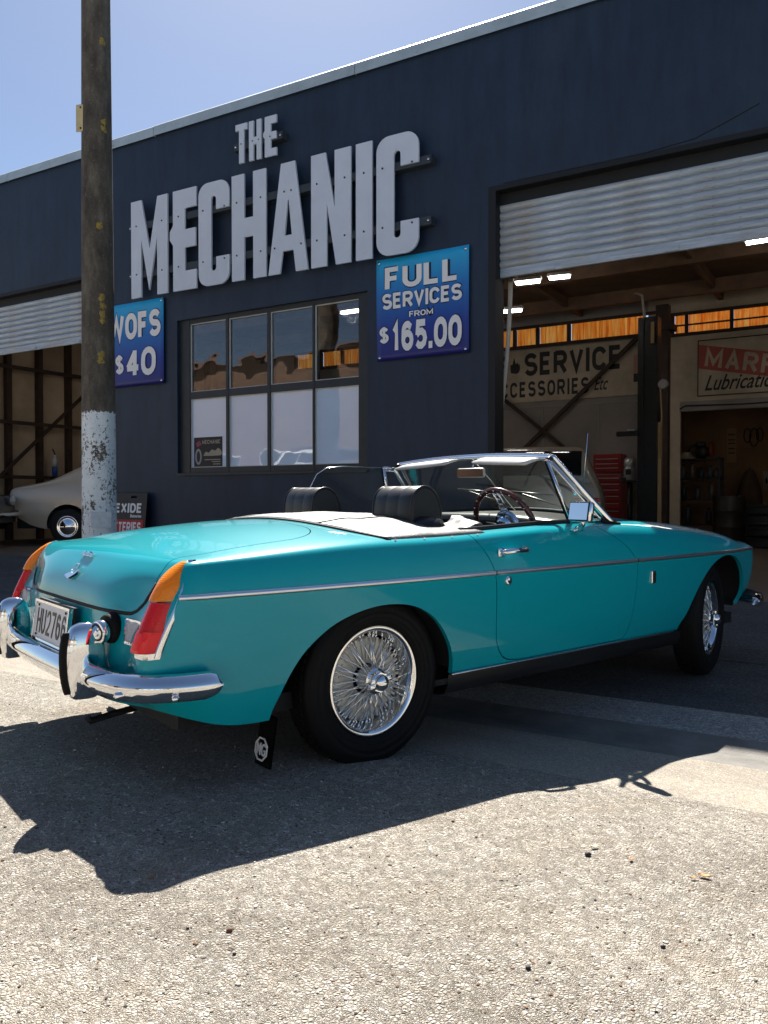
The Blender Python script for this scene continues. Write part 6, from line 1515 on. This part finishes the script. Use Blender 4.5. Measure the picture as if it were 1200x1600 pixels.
r = empty('work_bench', BM @ Matrix.Translation((-.1, 11.4, FLOOR))); tag(r, 'dark timber work bench in the rear room at the right edge', 'bench')
mb = MB(); mb.span((-.8, -.35, .86), (1.4, .35, .92)); mb.build('bench_top', DARKT, r)
for x in (-.72, 1.3):
    for y in (-.28, .28): mb = MB(); mb.span((x - .05, y - .05, 0), (x + .05, y + .05, .86)); mb.build('leg', DARKT, r)
mb = MB(); mb.span((-.7, -.3, .3), (1.3, .3, .34)); mb.build('lower_shelf', DARKT, r)
r = empty('hanging_coat', BM @ Matrix.Translation((-1.35, 10.6, FLOOR))); tag(r, 'brown coat draped over a stand between shelf rack and bench', 'coat')
mb = MB(); P = []
for i in range(12):
    a = i / 11; P.append([((.06 + .24 * a ** .6) * (1 + .10 * math.sin(k * 3 + i * .4)) * math.cos(k * .3927), (.05 + .14 * a ** .6) * (1 + .12 * math.sin(k * 4 + i * .3)) * math.sin(k * .3927), 1.42 - 1.0 * a) for k in range(16)])
mb.grid(P, cv=True); mb.build('cloth', mat('brown_coat', (.08, .04, .022), .85, noise=.3), r); mb = MB(); mb.tube([(0, 0, 0), (0, 0, 1.45)], .02, 8); mb.build('stand', SATIN, r)
r = empty('covered_machine', BM @ Matrix.Translation((.15, 9.3, FLOOR))); tag(r, 'pale grey rounded machine at the right edge inside the workshop', 'machine')
mb = MB(); mb.lathe([(.45, .0), (.45, .30), (.55, .38), (.8, .40), (.95, .34), (1.05, .18), (1.08, 0)], 24, 'Z'); mb.build('hood', mat('pale_grey_hood', (.30, .33, .34), .4), r, smooth=True); mb = MB(); mb.span((-.3, -.3, 0), (.3, .3, .45)); mb.build('base', SATIN, r)
r = empty('pull_strap', BM @ Matrix.Translation((-2.33, .28, 3.13))); tag(r, 'pale webbing pull strap hanging from the right roller door', 'strap')
mb = MB(); P = []
for i in range(14):
    a = i / 13; c = Vector((-.01 - .15 * a ** 1.3, .02 * math.sin(5 * a), -1.95 * a)); tw = .3 + .9 * a; P.append([c + Vector((math.cos(tw), math.sin(tw), 0)) * .024 * (1 - .45 * a) * s for s in (-1, 1)])
mb.grid(P); o = mb.build('webbing', mat('pale_webbing', (.52, .48, .42), .8), r); under(o, .003); mb = MB(); mb.box((0, 0, .0), (.05, .02, .03)); mb.build('strap_clip', STEEL, r)
r = empty('gas_bottle', BM @ Matrix.Translation((-13.82, 3.42, 1.397))); tag(r, 'small silver and blue bottle standing on the wall girt in the left bay', 'bottle')
mb = MB(); mb.lathe([(0, .055), (.20, .055)], 16, 'Z', (.065, 0, 0)); mb.build('lower_body', mat('blue_bottle', (.02, .08, .30), .4), r); mb = MB(); mb.lathe([(.20, .055), (.34, .055), (.40, .025), (.44, .025)], 16, 'Z', (.065, 0, 0)); mb.build('upper_body', mat('silver_bottle', (.5, .5, .5), .4), r); mb = MB(); mb.tube([(.065, 0, .44), (.065, 0, .47), (.065, -.05, .56)], .014, 8); mb.build('lever', SATIN, r)

for k, (x, y, lab) in enumerate(((-1.55, 9.3, 'dark oil drum beside the shelf rack in the rear room'), (.9, 8.9, 'rusty oil drum at the far right inside the workshop'))):
    r = empty('oil_drum', BM @ Matrix.Translation((x, y, FLOOR))); tag(r, lab, 'drum', 'oil drums in the workshop')
    mb = MB(); mb.lathe([(0, .285), (.02, .29), (.27, .285), (.29, .298), (.31, .285), (.57, .285), (.59, .298), (.61, .285), (.86, .29), (.88, .285), (.87, .27), (.865, 0)], 28, 'Z'); sharp(mb.build('shell', mat('drum_paint_%d' % k, ((.035, .028, .022), (.16, .07, .035))[k], .5, noise=.4), r), 50); mb = MB(); mb.lathe([(.865, .03), (.885, .028), (.886, 0)], 12, 'Z', (.18, 0, 0)); mb.build('bung', STEEL, r)
for k in range(4):
    r = empty('loose_tyre', BM @ Matrix.Translation((-.75 + .03 * math.sin(k * 2), 7.7 + .02 * math.cos(k * 3), FLOOR + .095 + k * .185))); tag(r, ['bottom tyre of the stack by the rear room opening', 'second tyre up in the stack by the rear room opening', 'third tyre up in the stack by the rear room opening', 'top tyre of the stack by the rear room opening'][k], 'tyre', 'stacked loose tyres')
    mb = MB(); mb.lathe(smoothpoly([(-.07, .20), (-.092, .23), (-.085, .28), (-.06, .305), (.06, .305), (.085, .28), (.092, .23), (.07, .20)], 3), 40, 'Z', caps=False); mb.build('carcass', TYRE, r, smooth=True); mb = MB(); mb.lathe([(-.06, .306), (-.03, .309), (-.028, .304), (.028, .304), (.03, .309), (.06, .306)], 40, 'Z', caps=False); mb.build('tread', TYRE, r)
for k, (x, z, rr_) in enumerate(((-1.62, 2.35, .16), (-1.48, 2.30, .20), (-1.36, 2.36, .15), (-.62, 2.32, .18), (-.48, 2.34, .15))):
    mb = MB(); mb.tube([(x + rr_ * .45 * math.cos(a), 12.46 - .01 * k, z + rr_ * math.sin(a)) for a in np.linspace(0, 2 * math.pi, 24, endpoint=False)], .012, 6, closed=True); o = mb.build('fan_belt', RUBBER, None, BM); tag(o, ['black fan belt hanging leftmost on the brown rear wall', 'longest black fan belt on the brown rear wall', 'small black fan belt right of the longest one', 'black fan belt hanging above the hook board', 'black fan belt hanging rightmost near the green cupboard'][k], 'belt', 'fan belts on the rear wall')
for k, (x, w_, h_, c_) in enumerate(((-.75, .34, .26, (.30, .20, .10)), (-.35, .28, .34, (.22, .15, .08)), (.08, .30, .20, (.34, .25, .14)))):
    r = empty('carton', BM @ Matrix.Translation((x, 11.35, FLOOR + .922))); tag(r, ['brown carton at the left end of the work bench', 'tall dark brown carton in the middle of the work bench', 'low tan carton at the right of the work bench'][k], 'box', 'cartons on the work bench'); cm = mat('cardboard_%d' % k, c_, .8)
    mb = MB(); mb.span((-w_ / 2, -.14, 0), (w_ / 2, .14, h_)); mb.build('carton_body', cm, r)
    for s in (-1, 1): mb = MB(); mb.box((0, s * .20, h_ + .03), (w_, .14, .006), Matrix.Rotation(s * .5, 3, 'X')); mb.build('flap', cm, r)
r = empty('air_hose', BM @ Matrix.Translation((-2.72, 8.44, FLOOR + 1.9))); tag(r, 'coiled red air hose hanging on the wall behind the hoist column', 'hose')
mb = MB(); mb.tube([((.20 + .008 * math.sin(a * 7)) * math.cos(a), -.02 - .012 * a / 6.28, (.24 + .01 * math.cos(a * 3)) * math.sin(a)) for a in np.linspace(0, 6.28 * 5, 120)] , .013, 6); mb.build('coil', mat('red_hose', (.22, .03, .02), .5), r); mb = MB(); mb.tube([(0, .05, .22), (0, -.12, .24), (0, -.13, .27)], .015, 8); mb.build('hook', STEEL, r)

# ================================================================== LOOSE STONES AND LEAVES ON THE ROAD
def at(u, v):
    d = Vector(((u - 600) / 1248.06, 1, -(v - 776) / 1248.06)); z = 0.
    for _ in range(4): t_ = (z - CAM_H) / d.z; z = gw(d.x * t_, d.y * t_)
    return Vector((d.x * t_, d.y * t_, z))
for k, (u, v, s, col, lab) in enumerate(((355, 1462, .012, 0, 'rusty brown pebble in the sunny foreground left of centre'), (921, 1342, .016, 1, 'dark grey stone beside the pale leaf'), (828, 1522, .009, 1, 'dark grey chip in the lower right foreground'), (364, 1499, .007, 1, 'tiny dark chip below the rusty brown pebble'), (709, 1288, .009, 0, 'small brown pebble at the edge of the car shadow'), (290, 1458, .007, 1, 'tiny dark chip left of the rusty brown pebble'), (233, 1377, .008, 2, 'orange brown pebble at the tip of the car shadow'), (1040, 1488, .009, 1, 'dark chip in the right foreground'))):
    rg = random.Random(k); mb = MB(); r_ = bmesh.ops.create_icosphere(mb.bm, subdivisions=2, radius=s * .48)
    for v_ in r_['verts']: v_.co = Vector((v_.co.x * 1.25, v_.co.y * .9, v_.co.z * .75)) * (1 + .18 * math.sin(v_.co.x * 300 + k) * math.cos(v_.co.y * 260))
    p = at(u, v); o = mb.build('pebble', (mat('rusty_pebble', (.16, .08, .04), .8), mat('dark_pebble', (.03, .03, .032), .7), mat('orange_pebble', (.34, .12, .04), .8))[col], None, Matrix.Translation(p + Vector((0, 0, s * .27))), smooth=True); tag(o, lab, 'stone')
rg = random.Random(21); gv = []; gf = []; gm = []
ICO = bmesh.new(); bmesh.ops.create_icosphere(ICO, subdivisions=1, radius=1); ICO.verts.ensure_lookup_table(); iv = [v_.co.copy() for v_ in ICO.verts]; fi = [[v_.index for v_ in f.verts] for f in ICO.faces]; ICO.free()
for k in range(5200):
    y = 1.0 + 3.2 * rg.random() ** 1.3; x = rg.uniform(-.62, .62) * (y + .6)
    if (BM.inverted() @ Vector((x, y, 0))).y > -4.6: continue
    s_ = rg.uniform(.0014, .0034) * (1.5 if rg.random() < .06 else 1); M = Matrix.Translation((x, y, gw(x, y) + s_ * .25)) @ Matrix.Rotation(rg.random() * 6.28, 4, 'Z') @ Matrix.Diagonal((s_ * rg.uniform(.9, 1.6), s_ * rg.uniform(.7, 1.1), s_ * rg.uniform(.45, .9), 1))
    b0 = len(gv); gv += [tuple(M @ (p * rg.uniform(.85, 1.15))) for p in iv]; c_ = rg.choices((0, 1, 2, 3), (5, 4, 2, 2))[0]
    for f in fi: gf.append([b0 + i for i in f]); gm.append(c_)
me = bpy.data.meshes.new('loose_grit'); me.from_pydata(gv, [], gf); me.polygons.foreach_set('material_index', gm)
o = link('loose_grit', me, [mat('grit_pale', (.55, .51, .45), .85), mat('grit_tan', (.38, .33, .26), .85), mat('grit_dark', (.06, .055, .05), .8), mat('grit_brown', (.24, .15, .09), .85)]); tag(o, 'fine loose grit scattered over the sunny road in front of the car', 'grit', kind='stuff')
for u, v, a, s, col, lab in ((932, 1330, .4, .020, (.55, .48, .34), 'pale dry leaf lying on the road right of centre'), (989, 1350, 1.2, .014, (.50, .20, .06), 'small orange leaf on the road'), (1105, 1377, -.5, .022, (.52, .26, .10), 'curled tan leaf on the road near the right edge'), (1088, 1380, .1, .014, (.35, .20, .08), 'small brown leaf beside the curled tan leaf')):
    mb = MB(); s *= .72; P = [[(s * x, s * .42 * y * math.sin(math.pi * (x + 1) / 2) ** .7, s * (.25 * x * x + .18 * y * y)) for y in (-1, -.5, 0, .5, 1)] for x in np.linspace(-1, 1, 9)]
    mb.grid(P); p = at(u, v); o = mb.build('fallen_leaf', mat('leaf_%d' % u, col, .7), None, Matrix.Translation(p + Vector((0, 0, .004))) @ Matrix.Rotation(a, 4, 'Z')); tag(o, lab, 'leaf'); under(o, .0008)
